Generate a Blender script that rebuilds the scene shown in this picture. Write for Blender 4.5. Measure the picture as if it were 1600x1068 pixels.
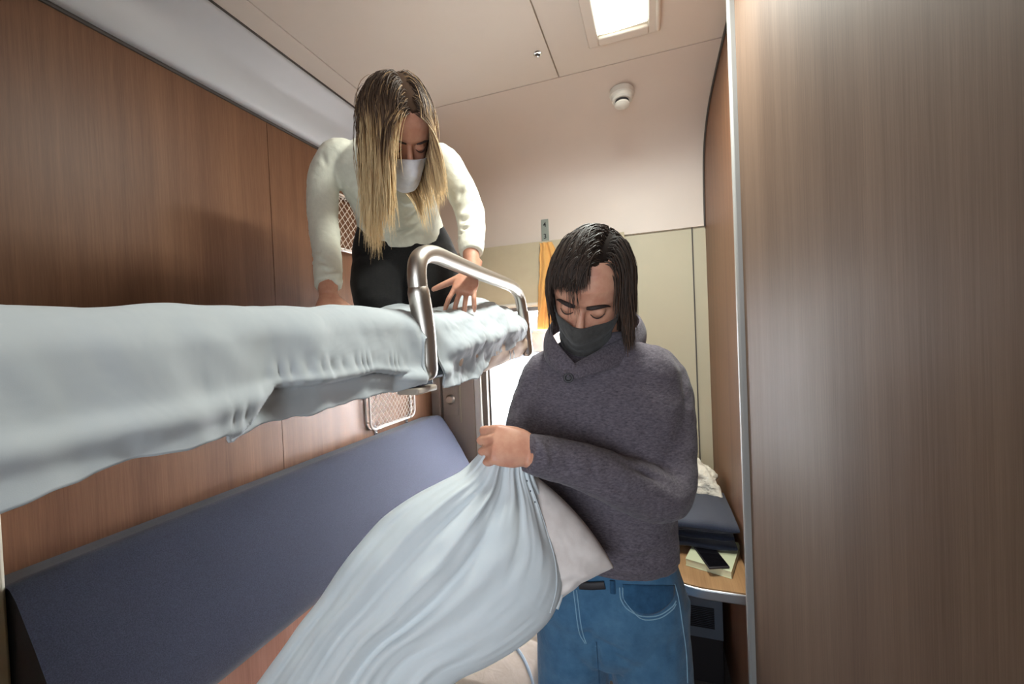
import bpy, bmesh, math, random
import numpy as np
from mathutils import Vector, Matrix, noise
for o in list(bpy.data.objects): bpy.data.objects.remove(o)
random.seed(7)
sc = bpy.context.scene
COL = sc.collection
PI = math.pi

# ------------------------------------------------------------------ camera
FPX = 645.25
_yaw, _pit, _rol = .32933, -.016215, -.04217
_F = Vector((-math.sin(_yaw)*math.cos(_pit), math.cos(_yaw)*math.cos(_pit), math.sin(_pit)))
_r0 = Vector((math.cos(_yaw), math.sin(_yaw), 0)); _u0 = _r0.cross(_F)
_r = _r0*math.cos(_rol)+_u0*math.sin(_rol); _u = -_r0*math.sin(_rol)+_u0*math.cos(_rol)
CAM = Vector((0, 0, 1.6))
cam = bpy.data.cameras.new('camera'); cam_o = bpy.data.objects.new('camera', cam); COL.objects.link(cam_o)
cam.sensor_width = 36; cam.lens = 36*FPX/1600; cam.clip_start = .02
M = Matrix((_r, _u, -_F)).transposed().to_4x4(); M.translation = CAM; cam_o.matrix_world = M
sc.camera = cam_o
def W(x, y, d):            # a point of the place seen in direction (x, y), d metres deep
    x, y, d = float(x), float(y), float(d)
    return CAM + d*(_F + _r*((x-800)/FPX) - _u*((y-534)/FPX))
def at(x, y, ax, v):       # where that line of sight meets the plane axis=v
    k = _F + _r*((x-800)/FPX) - _u*((y-534)/FPX)
    return CAM + k*((v-CAM[ax])/k[ax])

# ------------------------------------------------------------------ light
sc.view_settings.view_transform = 'Standard'; sc.view_settings.look = 'None'
sc.view_settings.exposure = 0.45; sc.view_settings.gamma = 1; sc.view_settings.use_curve_mapping = False
wd = bpy.data.worlds.new('sky'); sc.world = wd; wd.use_nodes = True
wd.node_tree.nodes['Background'].inputs[0].default_value = (.86, .93, 1, 1)
wd.node_tree.nodes['Background'].inputs[1].default_value = 1.3
def area(name, loc, target, sx, sy, power, col, spread=180):
    l = bpy.data.lights.new(name, 'AREA'); l.shape = 'RECTANGLE'; l.size = sx; l.size_y = sy
    l.energy = power; l.color = col; l.spread = math.radians(spread)
    o = bpy.data.objects.new(name, l); COL.objects.link(o); o.location = loc
    o.rotation_euler = (Vector(target)-Vector(loc)).to_track_quat('-Z', 'Y').to_euler(); return o
area('window_daylight', (-.62, 2.62, 1.35), (-1.7, .5, 1.1), 1.0, 1.05, 46, (.95, .96, 1), 130)
area('corridor_window_daylight', (-.15, -1.6, 1.45), (-.35, 1, 2.1), 1.6, 1.0, 26, (.84, .92, 1))
area('ceiling_lamp_light', (-.075, 1.2, 2.612), (-.075, 1.2, 0), .15, .5, 19, (.95, 1, .93))

# ------------------------------------------------------------------ helpers
def mesh_obj(name, vs, fs, mat=None, parent=None, smooth=True, label=None, cat=None, group=None, kind=None):
    me = bpy.data.meshes.new(name); me.from_pydata([tuple(v) for v in vs], [], fs); me.update()
    bm = bmesh.new(); bm.from_mesh(me); bmesh.ops.recalc_face_normals(bm, faces=bm.faces); bm.to_mesh(me); bm.free()
    return link(name, me, mat, parent, smooth, label, cat, group, kind)
def link(name, me, mat=None, parent=None, smooth=True, label=None, cat=None, group=None, kind=None):
    o = bpy.data.objects.new(name, me); COL.objects.link(o)
    if mat: me.materials.clear(); me.materials.append(mat)
    if smooth: me.polygons.foreach_set('use_smooth', [True]*len(me.polygons))
    if parent is not None: o.parent = parent
    return tag(o, label, cat, group, kind)
def tag(o, label=None, cat=None, group=None, kind=None):
    if label: o['label'] = label
    if cat: o['category'] = cat
    if group: o['group'] = group
    if kind: o['kind'] = kind
    return o
def empty(name, label, cat, loc=(0, 0, 0), group=None):
    o = bpy.data.objects.new(name, None); COL.objects.link(o); o.location = loc; o.empty_display_size = .05
    tag(o, label, cat, group); return o
def keep(o):               # parented without moving: vertices are given in place coordinates
    if o.parent: o.matrix_parent_inverse = Matrix.Translation(-o.parent.location)
    return o
class MB:
    def __init__(s): s.v = []; s.f = []
    def add(s, vf):
        if isinstance(vf, MB): vf = (vf.v, vf.f)
        n = len(s.v); s.v += [Vector(p) for p in vf[0]]; s.f += [tuple(i+n for i in q) for q in vf[1]]; return s
    def build(s, name, mat, parent=None, smooth=True, bevel=0, seg=2, angle=40, **k):
        o = mesh_obj(name, s.v, s.f, mat, parent, smooth, **k)
        if bevel:
            m = o.modifiers.new('b', 'BEVEL'); m.width = bevel; m.segments = seg; m.limit_method = 'ANGLE'; m.angle_limit = math.radians(35)
        if smooth and angle:
            try: o.data.set_sharp_from_angle(angle=math.radians(angle))
            except Exception: pass
        return keep(o)
def box(lo, hi):
    x0, y0, z0 = lo; x1, y1, z1 = hi
    v = [(x0,y0,z0),(x1,y0,z0),(x1,y1,z0),(x0,y1,z0),(x0,y0,z1),(x1,y0,z1),(x1,y1,z1),(x0,y1,z1)]
    return v, [(0,3,2,1),(4,5,6,7),(0,1,5,4),(1,2,6,5),(2,3,7,6),(3,0,4,7)]
def loft(rings, cap=True):
    n = len(rings[0]); v = [p for r in rings for p in r]; f = []
    for i in range(len(rings)-1):
        for j in range(n):
            k = (j+1) % n; f.append((i*n+j, i*n+k, (i+1)*n+k, (i+1)*n+j))
    if cap: f.append(tuple(range(n-1, -1, -1))); f.append(tuple((len(rings)-1)*n+j for j in range(n)))
    return v, f
def ring(c, u, v, n=24, p=2.0):
    out = []
    for i in range(n):
        a = 2*PI*i/n; ca, sa = math.cos(a), math.sin(a)
        out.append(c + u*(math.copysign(abs(ca)**(2/p), ca)) + v*(math.copysign(abs(sa)**(2/p), sa)))
    return out
def cr(pts, k=6):          # Catmull-Rom through tuples of any length
    return [tuple(float(v) for v in q) for q in _cr(pts, k)]
def _cr(pts, k):
    P = [np.array(p, float) for p in pts]; P = [2*P[0]-P[1]]+P+[2*P[-1]-P[-2]]; out = []
    for i in range(1, len(P)-2):
        a, b, c, d = P[i-1:i+3]
        for j in range(k):
            t = j/k; out.append(.5*((2*b)+(c-a)*t+(2*a-5*b+4*c-d)*t*t+(3*b-a-3*c+d)*t**3))
    out.append(P[-2]); return out
def tube(pts, rad, n=12, k=1, ref=None, cap=True, round_end=False):
    """pts: vectors; rad: one radius, a list, or a list of pairs (across ref, along ref)."""
    m = len(pts); R = [rad]*m if isinstance(rad, (int, float)) else list(rad)
    R = [(q, q) if isinstance(q, (int, float)) else q for q in R]
    if k > 1:
        q = cr([tuple(p)+tuple(r) for p, r in zip(pts, R)], k); pts = [Vector(a[:3]) for a in q]; R = [(max(a[3], 1e-4), max(a[4], 1e-4)) for a in q]
    pts = [Vector(p) for p in pts]
    if round_end:
        for e, s in ((0, 1), (-1, -1)):
            t = (pts[e]-pts[e+s]).normalized(); c = pts[e]; r = R[e]
            ex = [(c+t*max(r)*math.sin(a), (r[0]*math.cos(a), r[1]*math.cos(a))) for a in (.5, .95, 1.3, 1.5)]
            if e == 0:
                for q, w in ex: pts.insert(0, q); R.insert(0, w)
            else:
                for q, w in ex: pts.append(q); R.append(w)
    rings = []; N = None
    for i, p in enumerate(pts):
        t = (pts[min(i+1, len(pts)-1)]-pts[max(i-1, 0)]).normalized()
        if ref is not None: B = Vector(ref)
        elif N is None: B = Vector((0, 0, 1)) if abs(t.z) < .9 else Vector((1, 0, 0))
        else: B = N
        N = (B-t*B.dot(t)).normalized(); S = t.cross(N)
        rings.append(ring(p, S*R[i][0], N*R[i][1], n))
    return loft(rings, cap)
def ellipsoid(c, rx, ry, rz, X=Vector((1,0,0)), Y=Vector((0,1,0)), Z=Vector((0,0,1)), n=20, m=12):
    rings = []
    for i in range(1, m):
        a = PI*i/m; rings.append(ring(Vector(c)+Z*rz*math.cos(a), X*rx*math.sin(a), Y*ry*math.sin(a), n))
    return loft(rings)
def lathe(prof, n=32, M=None):
    rings = [[Vector((r*math.cos(2*PI*i/n), r*math.sin(2*PI*i/n), z)) for i in range(n)] for r, z in prof]
    v, f = loft(rings)
    if M is not None: v = [M @ p for p in v]
    return v, f
def grid(fn, nu, nv, closed=False):
    v = [fn(i/(nu-1), j/(nv-1)) for i in range(nu) for j in range(nv)]
    f = [(i*nv+j, i*nv+j+1, (i+1)*nv+j+1, (i+1)*nv+j) for i in range(nu-1) for j in range(nv-1)]
    return v, f
def solid(o, t, off=0): m = o.modifiers.new('s', 'SOLIDIFY'); m.thickness = t; m.offset = off; return o
def subd(o, n=1): m = o.modifiers.new('d', 'SUBSURF'); m.levels = m.render_levels = n; return o
def fused(mb, voxel, sm=4, fac=.5, fn=None):
    """one continuous skin around overlapping closed shapes"""
    me = bpy.data.meshes.new('t'); me.from_pydata([tuple(v) for v in mb.v], [], mb.f)
    bm = bmesh.new(); bm.from_mesh(me); bmesh.ops.recalc_face_normals(bm, faces=bm.faces); bm.to_mesh(me); bm.free()
    o = bpy.data.objects.new('t', me); COL.objects.link(o)
    m = o.modifiers.new('r', 'REMESH'); m.mode = 'VOXEL'; m.voxel_size = voxel
    if sm: s = o.modifiers.new('s', 'SMOOTH'); s.factor = fac; s.iterations = sm
    bpy.context.view_layer.update(); dg = bpy.context.evaluated_depsgraph_get()
    out = bpy.data.meshes.new_from_object(o.evaluated_get(dg)); bpy.data.objects.remove(o); bpy.data.meshes.remove(me)
    if fn is not None: sculpt(out, fn)
    return out
def sculpt(me, fn):        # fn(P, N) -> displacement along the normal, vectorised
    n = len(me.vertices); P = np.empty(n*3); me.vertices.foreach_get('co', P); P = P.reshape(-1, 3)
    N = np.empty(n*3); me.vertices.foreach_get('normal', N); N = N.reshape(-1, 3)
    P = P + N*fn(P, N)[:, None]; me.vertices.foreach_set('co', P.ravel()); me.update()
def crease(P, pts, w, depth, k=6):  # groove (depth<0) or ridge along a polyline
    q = np.array(cr([tuple(p) for p in pts], k)); d = np.full(len(P), 1e9); tt = np.zeros(len(P))
    for i in range(len(q)-1):
        a, b = q[i], q[i+1]; ab = b-a; t = np.clip(((P-a)@ab)/(ab@ab+1e-12), 0, 1)
        e = np.linalg.norm(P-(a+t[:, None]*ab), axis=1); m = e < d; d[m] = e[m]; tt[m] = (i+t[m])/(len(q)-1)
    return depth*np.exp(-(d/w)**2)*np.sin(np.clip(tt, .02, .98)*PI)**.5
def vnoise(P, s, off=0): return np.array([noise.noise(Vector((p[0]*s[0]+off, p[1]*s[1], p[2]*s[2]))) for p in P])
def smooth01(t): t = max(0, min(1, t)); return t*t*(3-2*t)

from mathutils.bvhtree import BVHTree
def projector(obj):        # finds points on an object's surface, to sew seams onto it
    bvh = BVHTree.FromPolygons([v.co.copy() for v in obj.data.vertices], [tuple(p.vertices) for p in obj.data.polygons])
    def f(x, y, off=.001):
        d = (W(x, y, 1)-CAM).normalized(); h, n, i, s = bvh.ray_cast(CAM, d)
        return (h+n*off) if h is not None else W(x, y, 1.0)
    return f
# ------------------------------------------------------------------ materials
def nt(name):
    m = bpy.data.materials.new(name); m.use_nodes = True; t = m.node_tree; return m, t, t.nodes['Principled BSDF']
def nd(t, ty, **k):
    n = t.nodes.new(ty)
    for a, b in k.items():
        if a.startswith('i_'): n.inputs[int(a[2:])].default_value = b
        else: setattr(n, a, b)
    return n
def mapping(t, scale, co='Object'):
    c = nd(t, 'ShaderNodeTexCoord'); m = nd(t, 'ShaderNodeMapping'); m.inputs['Scale'].default_value = scale
    t.links.new(c.outputs[co], m.inputs['Vector']); return m
def noise_n(t, src, scale, detail=4, rough=.55):
    n = nd(t, 'ShaderNodeTexNoise'); n.inputs['Scale'].default_value = scale; n.inputs['Detail'].default_value = detail
    n.inputs['Roughness'].default_value = rough; t.links.new(src, n.inputs['Vector']); return n
def ramp(t, src, stops):
    r = nd(t, 'ShaderNodeValToRGB'); e = r.color_ramp.elements
    while len(e) < len(stops): e.new(.5)
    for q, (p, c) in zip(e, stops): q.position = p; q.color = tuple(c)+(1,)
    t.links.new(src, r.inputs[0]); return r
def bump(t, b, src, strength, dist=.001):
    n = nd(t, 'ShaderNodeBump'); n.inputs['Strength'].default_value = strength; n.inputs['Distance'].default_value = dist
    t.links.new(src, n.inputs['Height']); t.links.new(n.outputs[0], b.inputs['Normal']); return n
def srgb(r, g, b): return tuple(((c/255)/12.92 if c/255 <= .04045 else ((c/255+.055)/1.055)**2.4) for c in (r, g, b))
def plain(name, c, rough=.6, metal=0, spec=.5, nb=0, ns=300, var=.06, nscale=3):
    m, t, b = nt(name); b.inputs['Roughness'].default_value = rough; b.inputs['Metallic'].default_value = metal
    b.inputs['Specular IOR Level'].default_value = spec
    mp = mapping(t, (1, 1, 1)); n = noise_n(t, mp.outputs[0], nscale)
    r = ramp(t, n.outputs[0], [(.3, [x*(1-var) for x in c]), (.7, [min(1, x*(1+var)) for x in c])])
    t.links.new(r.outputs[0], b.inputs['Base Color'])
    if nb: n2 = noise_n(t, mp.outputs[0], ns, 3); bump(t, b, n2.outputs[0], nb)
    return m
def wood(name, dark, light, rough=.38, grain=(70, 70, 1.4), spec=.5):
    m, t, b = nt(name); b.inputs['Roughness'].default_value = rough; b.inputs['Specular IOR Level'].default_value = spec
    a = mapping(t, grain); n = noise_n(t, a.outputs[0], 3.0, 6, .65)
    a2 = mapping(t, tuple(g*.13 for g in grain)); n2 = noise_n(t, a2.outputs[0], 2.0, 3, .5)
    a3 = mapping(t, tuple(g*4.5 for g in grain)); n3 = noise_n(t, a3.outputs[0], 3.0, 2, .5)
    mx = nd(t, 'ShaderNodeMath', operation='ADD'); t.links.new(n.outputs[0], mx.inputs[0]); t.links.new(n2.outputs[0], mx.inputs[1])
    m2 = nd(t, 'ShaderNodeMath', operation='MULTIPLY_ADD'); t.links.new(n3.outputs[0], m2.inputs[0]); m2.inputs[1].default_value = .55; t.links.new(mx.outputs[0], m2.inputs[2])
    m3 = nd(t, 'ShaderNodeMath', operation='MULTIPLY'); m3.inputs[1].default_value = 1/2.55; t.links.new(m2.outputs[0], m3.inputs[0])
    r = ramp(t, m3.outputs[0], [(.36, dark), (.64, light)]); t.links.new(r.outputs[0], b.inputs['Base Color'])
    bump(t, b, m3.outputs[0], .12, .0006); return m
def fabric(name, c, c2=None, rough=.9, weave=900, wb=.25, mott=60, fold=0, foldscale=8, sheen=.15, var=.5, st=(1, 1, 1)):
    m, t, b = nt(name); b.inputs['Roughness'].default_value = rough; b.inputs['Specular IOR Level'].default_value = .25
    b.inputs['Sheen Weight'].default_value = sheen
    mp = mapping(t, st); n = noise_n(t, mp.outputs[0], mott, 4, .7)
    c2 = c2 or [x*(1-.12) for x in c]
    r = ramp(t, n.outputs[0], [(.5-var*.3, c2), (.5+var*.3, c)]); t.links.new(r.outputs[0], b.inputs['Base Color'])
    n2 = noise_n(t, mp.outputs[0], weave, 2); bp = bump(t, b, n2.outputs[0], wb, .0006)
    if fold:
        n3 = noise_n(t, mp.outputs[0], foldscale, 3, .5); n3.inputs['Distortion'].default_value = .8
        b3 = nd(t, 'ShaderNodeBump'); b3.inputs['Strength'].default_value = fold; b3.inputs['Distance'].default_value = .02
        t.links.new(n3.outputs[0], b3.inputs['Height']); t.links.new(b3.outputs[0], bp.inputs['Normal'])
    return m
def metal(name, c, rough=.3, aniso=0):
    m, t, b = nt(name); b.inputs['Metallic'].default_value = 1; b.inputs['Roughness'].default_value = rough
    b.inputs['Base Color'].default_value = tuple(c)+(1,)
    mp = mapping(t, (1, 1, 1)); n = noise_n(t, mp.outputs[0], 160, 3); bump(t, b, n.outputs[0], .05, .0004); return m
def skin(name, c, c2):
    m, t, b = nt(name); b.inputs['Roughness'].default_value = .5; b.inputs['Subsurface Weight'].default_value = .15
    b.inputs['Subsurface Radius'].default_value = (.01, .004, .002); b.inputs['Subsurface Scale'].default_value = .6
    mp = mapping(t, (1, 1, 1)); n = noise_n(t, mp.outputs[0], 38, 4, .6)
    r = ramp(t, n.outputs[0], [(.35, c2), (.65, c)]); t.links.new(r.outputs[0], b.inputs['Base Color'])
    n2 = noise_n(t, mp.outputs[0], 420, 3); bump(t, b, n2.outputs[0], .12, .0006); return m
def hairmat(name, stops, rough=.42):
    m, t, b = nt(name); b.inputs['Roughness'].default_value = rough; b.inputs['Specular IOR Level'].default_value = .3
    a = nd(t, 'ShaderNodeVertexColor'); a.layer_name = 'shade'; s = nd(t, 'ShaderNodeSeparateColor'); t.links.new(a.outputs[0], s.inputs[0])
    r = ramp(t, s.outputs[0], stops); t.links.new(r.outputs[0], b.inputs['Base Color']); return m
def emis(name, c, s):
    m, t, b = nt(name); b.inputs['Emission Color'].default_value = tuple(c)+(1,); b.inputs['Emission Strength'].default_value = s
    b.inputs['Base Color'].default_value = (.8, .85, .8, 1); return m
MT = dict(
 wall=wood('brown_veneer', srgb(104, 70, 50), srgb(133, 95, 69), .45, spec=.3),
 panel=wood('taupe_veneer', srgb(84, 66, 54), srgb(106, 86, 72), .6, spec=.1),
 table=wood('table_veneer', srgb(150, 112, 76), srgb(186, 146, 104), .4, grain=(70, 1.4, 70)),
 seatbase=wood('rosy_veneer', srgb(140, 98, 82), srgb(168, 124, 106), .45),
 ceil=plain('ceiling_white', srgb(232, 220, 208), .5, var=.02, nb=.04, ns=500),
 cove=plain('coving_white', srgb(228, 214, 203), .45, var=.02, nb=.06, ns=500),
 cornice=plain('cornice_grey', srgb(205, 208, 212), .4, var=.02),
 beige=plain('beige_plastic', srgb(196, 187, 162), .5, var=.02, nb=.05, ns=400),
 greige=plain('grey_beige_plastic', srgb(176, 162, 148), .5, var=.03, nb=.08, ns=400),
 white=plain('white_plastic', srgb(230, 226, 216), .4, var=.02),
 trimgrey=plain('trim_grey', srgb(140, 138, 136), .45),
 heater=plain('heater_grey', srgb(96, 104, 116), .5),
 gap=plain('gap_dark', srgb(88, 82, 78), .7),
 dark=plain('dark_plastic', srgb(38, 34, 38), .6),
 floor=plain('floor_grey', srgb(92, 84, 82), .6, nb=.1, var=.15, nscale=60),
 alu=metal('brushed_aluminium', (.62, .64, .68), .36), steel=metal('satin_steel', (.60, .56, .51), .36),
 chrome=metal('chrome', (.8, .8, .8), .14),
 bframe=plain('brown_window_frame', srgb(120, 106, 92), .35, var=.03),
 navy=fabric('navy_seat_wool', srgb(64, 67, 84), srgb(38, 41, 56), weave=700, wb=.5, mott=420, sheen=.2, var=.6),
 plat=plain('navy_platform', srgb(44, 58, 76), .6),
 sheet=fabric('white_sheet', srgb(186, 192, 196), srgb(180, 187, 192), weave=1200, wb=.08, mott=8, fold=.22, foldscale=9, sheen=.1),
 case=fabric('white_pillowcase', srgb(206, 212, 215), srgb(201, 208, 212), weave=1200, wb=.08, mott=8, fold=.08, foldscale=12, sheen=.1),
 pillow=fabric('cream_pillow', srgb(228, 220, 216), srgb(220, 210, 206), weave=900, wb=.12, mott=20, fold=.08, foldscale=14),
 tan=fabric('tan_mattress', srgb(206, 180, 156), srgb(196, 168, 146), weave=800, wb=.2, mott=30),
 quilt=fabric('beige_quilt', srgb(168, 152, 140), srgb(158, 142, 130), weave=800, wb=.15, mott=20, fold=.12, foldscale=25),
 piping=fabric('grey_blue_piping', srgb(160, 170, 184)),
 blanket=fabric('navy_blanket', srgb(40, 46, 64), srgb(26, 31, 46), weave=500, wb=.7, mott=300, sheen=.35),
 cloth=fabric('offwhite_cloth', srgb(236, 228, 212), srgb(226, 216, 200), weave=700, wb=.3, mott=30, fold=.5, foldscale=40),
 curtain=fabric('ochre_curtain', srgb(236, 182, 110), srgb(230, 176, 104), weave=700, wb=.25, mott=60),
 blind=fabric('beige_blind', srgb(200, 190, 164), srgb(195, 184, 158), weave=700, wb=.15, mott=10),
 sweater=fabric('heather_sweater', srgb(112, 104, 112), srgb(64, 58, 66), weave=300, wb=.8, mott=120, fold=.15, foldscale=10, sheen=.12, var=.7, st=(1, 1, 2.6)),
 collar=fabric('heather_collar', srgb(112, 104, 112), srgb(64, 58, 66), weave=380, wb=.9, mott=230, sheen=.12, var=.7),
 top=fabric('cream_knit', srgb(226, 224, 208), srgb(218, 216, 200), weave=900, wb=.3, mott=60, fold=.12, foldscale=26),
 trousers=fabric('black_trousers', srgb(30, 28, 28), srgb(20, 19, 20), weave=700, wb=.4, mott=200),
 denim=fabric('blue_denim', srgb(74, 112, 142), srgb(50, 88, 120), weave=650, wb=.7, mott=22, fold=.2, foldscale=18, var=.8),
 denim2=fabric('dark_denim', srgb(44, 84, 116), srgb(32, 66, 96), weave=650, wb=.7, mott=40),
 stitch=fabric('pale_stitching', srgb(132, 168, 190)),
 skin=skin('skin_man', srgb(206, 154, 128), srgb(192, 134, 110)), skinw=skin('skin_woman', srgb(212, 158, 132), srgb(198, 140, 116)),
 mask=fabric('charcoal_mask', srgb(74, 72, 70), srgb(62, 60, 58), weave=700, wb=.3, mott=80), wmask=fabric('white_mask', srgb(236, 238, 246), weave=900, wb=.1, mott=30),
 brow=plain('brow_hair', srgb(44, 30, 26), .7), black=plain('black_gloss', srgb(16, 15, 18), .12, spec=.6), label=plain('grey_plate', srgb(150, 158, 150), .35),
 ink=plain('ink', srgb(34, 36, 38), .6), paper=plain('page_cream', srgb(216, 214, 178), .7), paper2=plain('book_cover', srgb(206, 210, 176), .6),
 wire=plain('white_wire', srgb(226, 214, 202), .35), lamp=emis('lamp_diffuser', (.9, 1, .93), 2.2),
 scalp_m=plain('scalp_dark', srgb(34, 27, 24), .95, spec=.05), scalp_w=plain('scalp_brown', srgb(66, 50, 40), .95, spec=.05),
 hair_m=hairmat('dark_hair', [(0, srgb(34, 27, 23)), (.5, srgb(60, 46, 38)), (1, srgb(104, 74, 54))], .55),
 hair_w=hairmat('ombre_hair', [(0, srgb(58, 44, 36)), (.3, srgb(104, 80, 60)), (.6, srgb(176, 142, 102)), (1, srgb(238, 210, 162))], .5),
)
def glass():
    m, t, b = nt('glass'); b.inputs['Transmission Weight'].default_value = 1; b.inputs['Roughness'].default_value = 0; b.inputs['IOR'].default_value = 1.05
    b.inputs['Base Color'].default_value = (.97, .99, 1, 1); return m
MT['glass'] = glass()
# ================================================================== the compartment
XL, XR, YB, H = -1.37, .28, 2.4, 2.64
def S(name, mb, mat, parent=None, **k):
    o = mb.build(name, MT[mat], parent, **k)
    if parent is None: o['kind'] = 'structure'
    return o
S('floor', MB().add(box((XL-.1, -1.9, -.06), (1.4, YB+.25, 0))), 'floor')
# left wall: veneer sheets with a narrow open joint between them
ypan = [-.15, 1.216, YB]
wl = MB()
for a, b in zip(ypan, ypan[1:]): wl.add(box((XL-.03, a+.0012, 0), (XL, b-.0012, 2.5)))
wl.add(box((XL-.06, -.3, 0), (XL-.028, YB, H)))
S('wall_left', wl, 'wall', smooth=False)
# right wall behind the table and the nearer thick partition panel
S('wall_right', MB().add(box((XR, 1.2, 0), (XR+.06, YB, H))), 'wall', smooth=False)
S('wall_partition', MB().add(box((.243, -.3, 0), (.275, 1.303, H))), 'panel', smooth=False)
S('trim_1', MB().add(box((.226, 1.298, 0), (.285, 1.322, H))), 'trimgrey', bevel=.006, seg=3)
# far wall: beige panels around the window opening
WX0, WX1, WZ0, WZ1 = -1.03, -.16, .78, 2.05
fw = MB(); T = YB+.1
fw.add(box((XL-.05, YB, 0), (WX0, T, 2.3))).add(box((WX1, YB, 0), (XR+.05, T, 2.3))).add(box((WX0, YB, 0), (WX1, T, WZ0))).add(box((WX0, YB, WZ1), (WX1, T, 2.3)))
fw.add(box((XL-.05, YB+.06, 2.3), (XR+.05, T, H)))
S('wall_far', fw, 'beige', smooth=False)
S('trim_2', MB().add(box((.212, YB-.006, 0), (.218, YB+.004, 2.13))), 'gap', smooth=False)
# grey-beige corner post and side panel left of the window
S('wall_far_left_panel', MB().add(box((-1.30, YB-.035, 0), (-1.075, YB+.01, 2.13))), 'greige', bevel=.006)
S('trim_3', MB().add(box((XL, YB-.05, 0), (-1.308, YB+.01, 2.13))), 'greige', bevel=.004)
# window
win = MB()
def frame_loop(x0, x1, z0, z1, y0, y1, w, r=.05):
    """rounded picture-frame, w wide, from y0 to y1"""
    def loop(x0, x1, z0, z1, r, y):
        P = []
        for cx, cz, a0 in ((x1-r, z1-r, 0), (x0+r, z1-r, 90), (x0+r, z0+r, 180), (x1-r, z0+r, 270)):
            for k in range(6):
                a = math.radians(a0+18*k); P.append(Vector((cx+r*math.cos(a), y, cz+r*math.sin(a))))
        return P
    A = [loop(x0, x1, z0, z1, r, y0), loop(x0+w, x1-w, z0+w, z1-w, max(r-w, .008), y0), loop(x0+w, x1-w, z0+w, z1-w, max(r-w, .008), y1), loop(x0, x1, z0, z1, r, y1)]
    v, f = loft(A+[A[0]], False); return v, f
wroot = mesh_obj('window_1', *frame_loop(-1.072, -.12, .74, 2.09, YB-.03, YB+.03, .04, .07), MT['white']); wroot['kind'] = 'structure'
MB().add(frame_loop(-1.034, -.158, .778, 2.05, YB-.004, YB+.07, .036, .045)).build('window_frame', MT['bframe'], wroot, angle=60)
MB().add(frame_loop(-1.0, -.192, .812, 2.02, YB+.03, YB+.08, .012, .035)).build('window_seal', MT['gap'], wroot, angle=60)
MB().add(box((-.99, YB+.055, .82), (-.19, YB+.06, 2.01))).build('pane', MT['glass'], wroot, smooth=False)
# roller blind pulled part way down, with its bottom bar
bl = empty('roller_blind', 'beige roller blind pulled a little way down over the top of the window', 'blind', (-.55, YB-.04, 2.13))
MB().add(box((-1.07, YB-.046, 1.775), (-.13, YB-.042, 2.14))).build('blind_fabric', MT['blind'], bl, smooth=False)
MB().add(tube([(-1.075, YB-.044, 1.775), (-.13, YB-.044, 1.775)], .013, 14)).build('bottom_bar', MT['white'], bl)
MB().add(box((-1.07, YB-.05, 1.738), (-.13, YB-.036, 1.762))).build('slide_rail', MT['alu'], bl, bevel=.003)
# ceiling panels with seams
SY = 1.685
cl = MB()
cl.add(box((XL-.05, -1.9, H+.012), (1.4, YB+.1, H+.06)))
g = .0022
xs = [-1.235, -1.12, -.325, XR+.01]
for a, b in zip(xs, xs[1:]): cl.add(box((a+g, -.3, H), (b-g, SY-g, H+.014)))
cl.add(box((-1.23, -1.9, H), (1.4, -.3-g, H+.014)))
S('ceiling', cl, 'ceil', bevel=.0015, seg=1)
S('trim_4', MB().add(box((-1.3, -.3, H+.0135), (XR, SY+.02, H+.0145))), 'gap', smooth=False)
# coving between ceiling and window wall: one bent sheet
prof = cr([(SY+g, H), (1.9, 2.632), (2.08, 2.612), (2.22, 2.568), (2.32, 2.49), (2.365, 2.38), (2.38, 2.25), (2.385, 2.13)], 5)
P2 = [(p[0], p[1]) for p in prof]+[(YB+.02, 2.13), (YB+.08, 2.4), (YB+.06, H+.02), (SY+g, H+.02)]
cv = [[Vector((x, y, z)) for y, z in P2] for x in (XL, XR)]
o = MB().add(loft(cv)).build('wall_far_coving', MT['cove'], angle=30); o['kind'] = 'structure'
# dark shadow gap strip where the coving meets the right wall
gs = [Vector((XR-.004, p[0], p[1]-.004)) for p in prof]
S('trim_5', MB().add(tube([Vector((XR-.003, -.3, H-.002))]+gs+[Vector((XR-.003, 2.385, 2.128))], .0045, 6)), 'gap')
# long grey cornice along the left wall
pc = cr([(XL, 2.462), (XL+.03, 2.462), (XL+.055, 2.5), (XL+.075, 2.56), (XL+.115, 2.60), (XL+.145, 2.625), (XL+.15, H-.002)], 5)
cv = [[Vector((x[0], y, x[1])) for x in pc]+[Vector((XL, y, H))] for y in (-.15, 2.36)]
o = MB().add(loft(cv)).build('trim_6', MT['cornice'], angle=50); o['kind'] = 'structure'
S('trim_7', MB().add(box((XL, -.15, 2.452), (XL+.006, 2.36, 2.4625))), 'gap', smooth=False)
S('trim_8', MB().add(box((XL+.148, -.15, H-.004), (XL+.156, SY, H+.002))), 'gap', smooth=False)
# door-side partition and corridor behind the viewpoint, with the corridor window daylight comes through
S('wall_near', MB().add(box((XL-.05, -.2, 0), (-.56, -.15, H))).add(box((-.56, -.2, 2.1), (.25, -.15, H))), 'wall', smooth=False)
cw = MB(); a, b, c, d = -1.2, .9, 1.0, 2.25
cw.add(box((XL-.1, -1.9, 0), (1.4, -1.84, c))).add(box((XL-.1, -1.9, d), (1.4, -1.84, H))).add(box((XL-.1, -1.9, c), (a, -1.84, d))).add(box((b, -1.9, c), (1.4, -1.84, d)))
S('wall_corridor', cw, 'beige', smooth=False)
S('wall_corridor_right', MB().add(box((1.36, -1.9, 0), (1.4, -.3, H))).add(box((.24, -.34, 0), (1.4, -.3, H))), 'beige', smooth=False)
S('wall_corridor_left', MB().add(box((XL-.1, -1.9, 0), (XL-.06, -.15, H))), 'beige', smooth=False)

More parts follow.
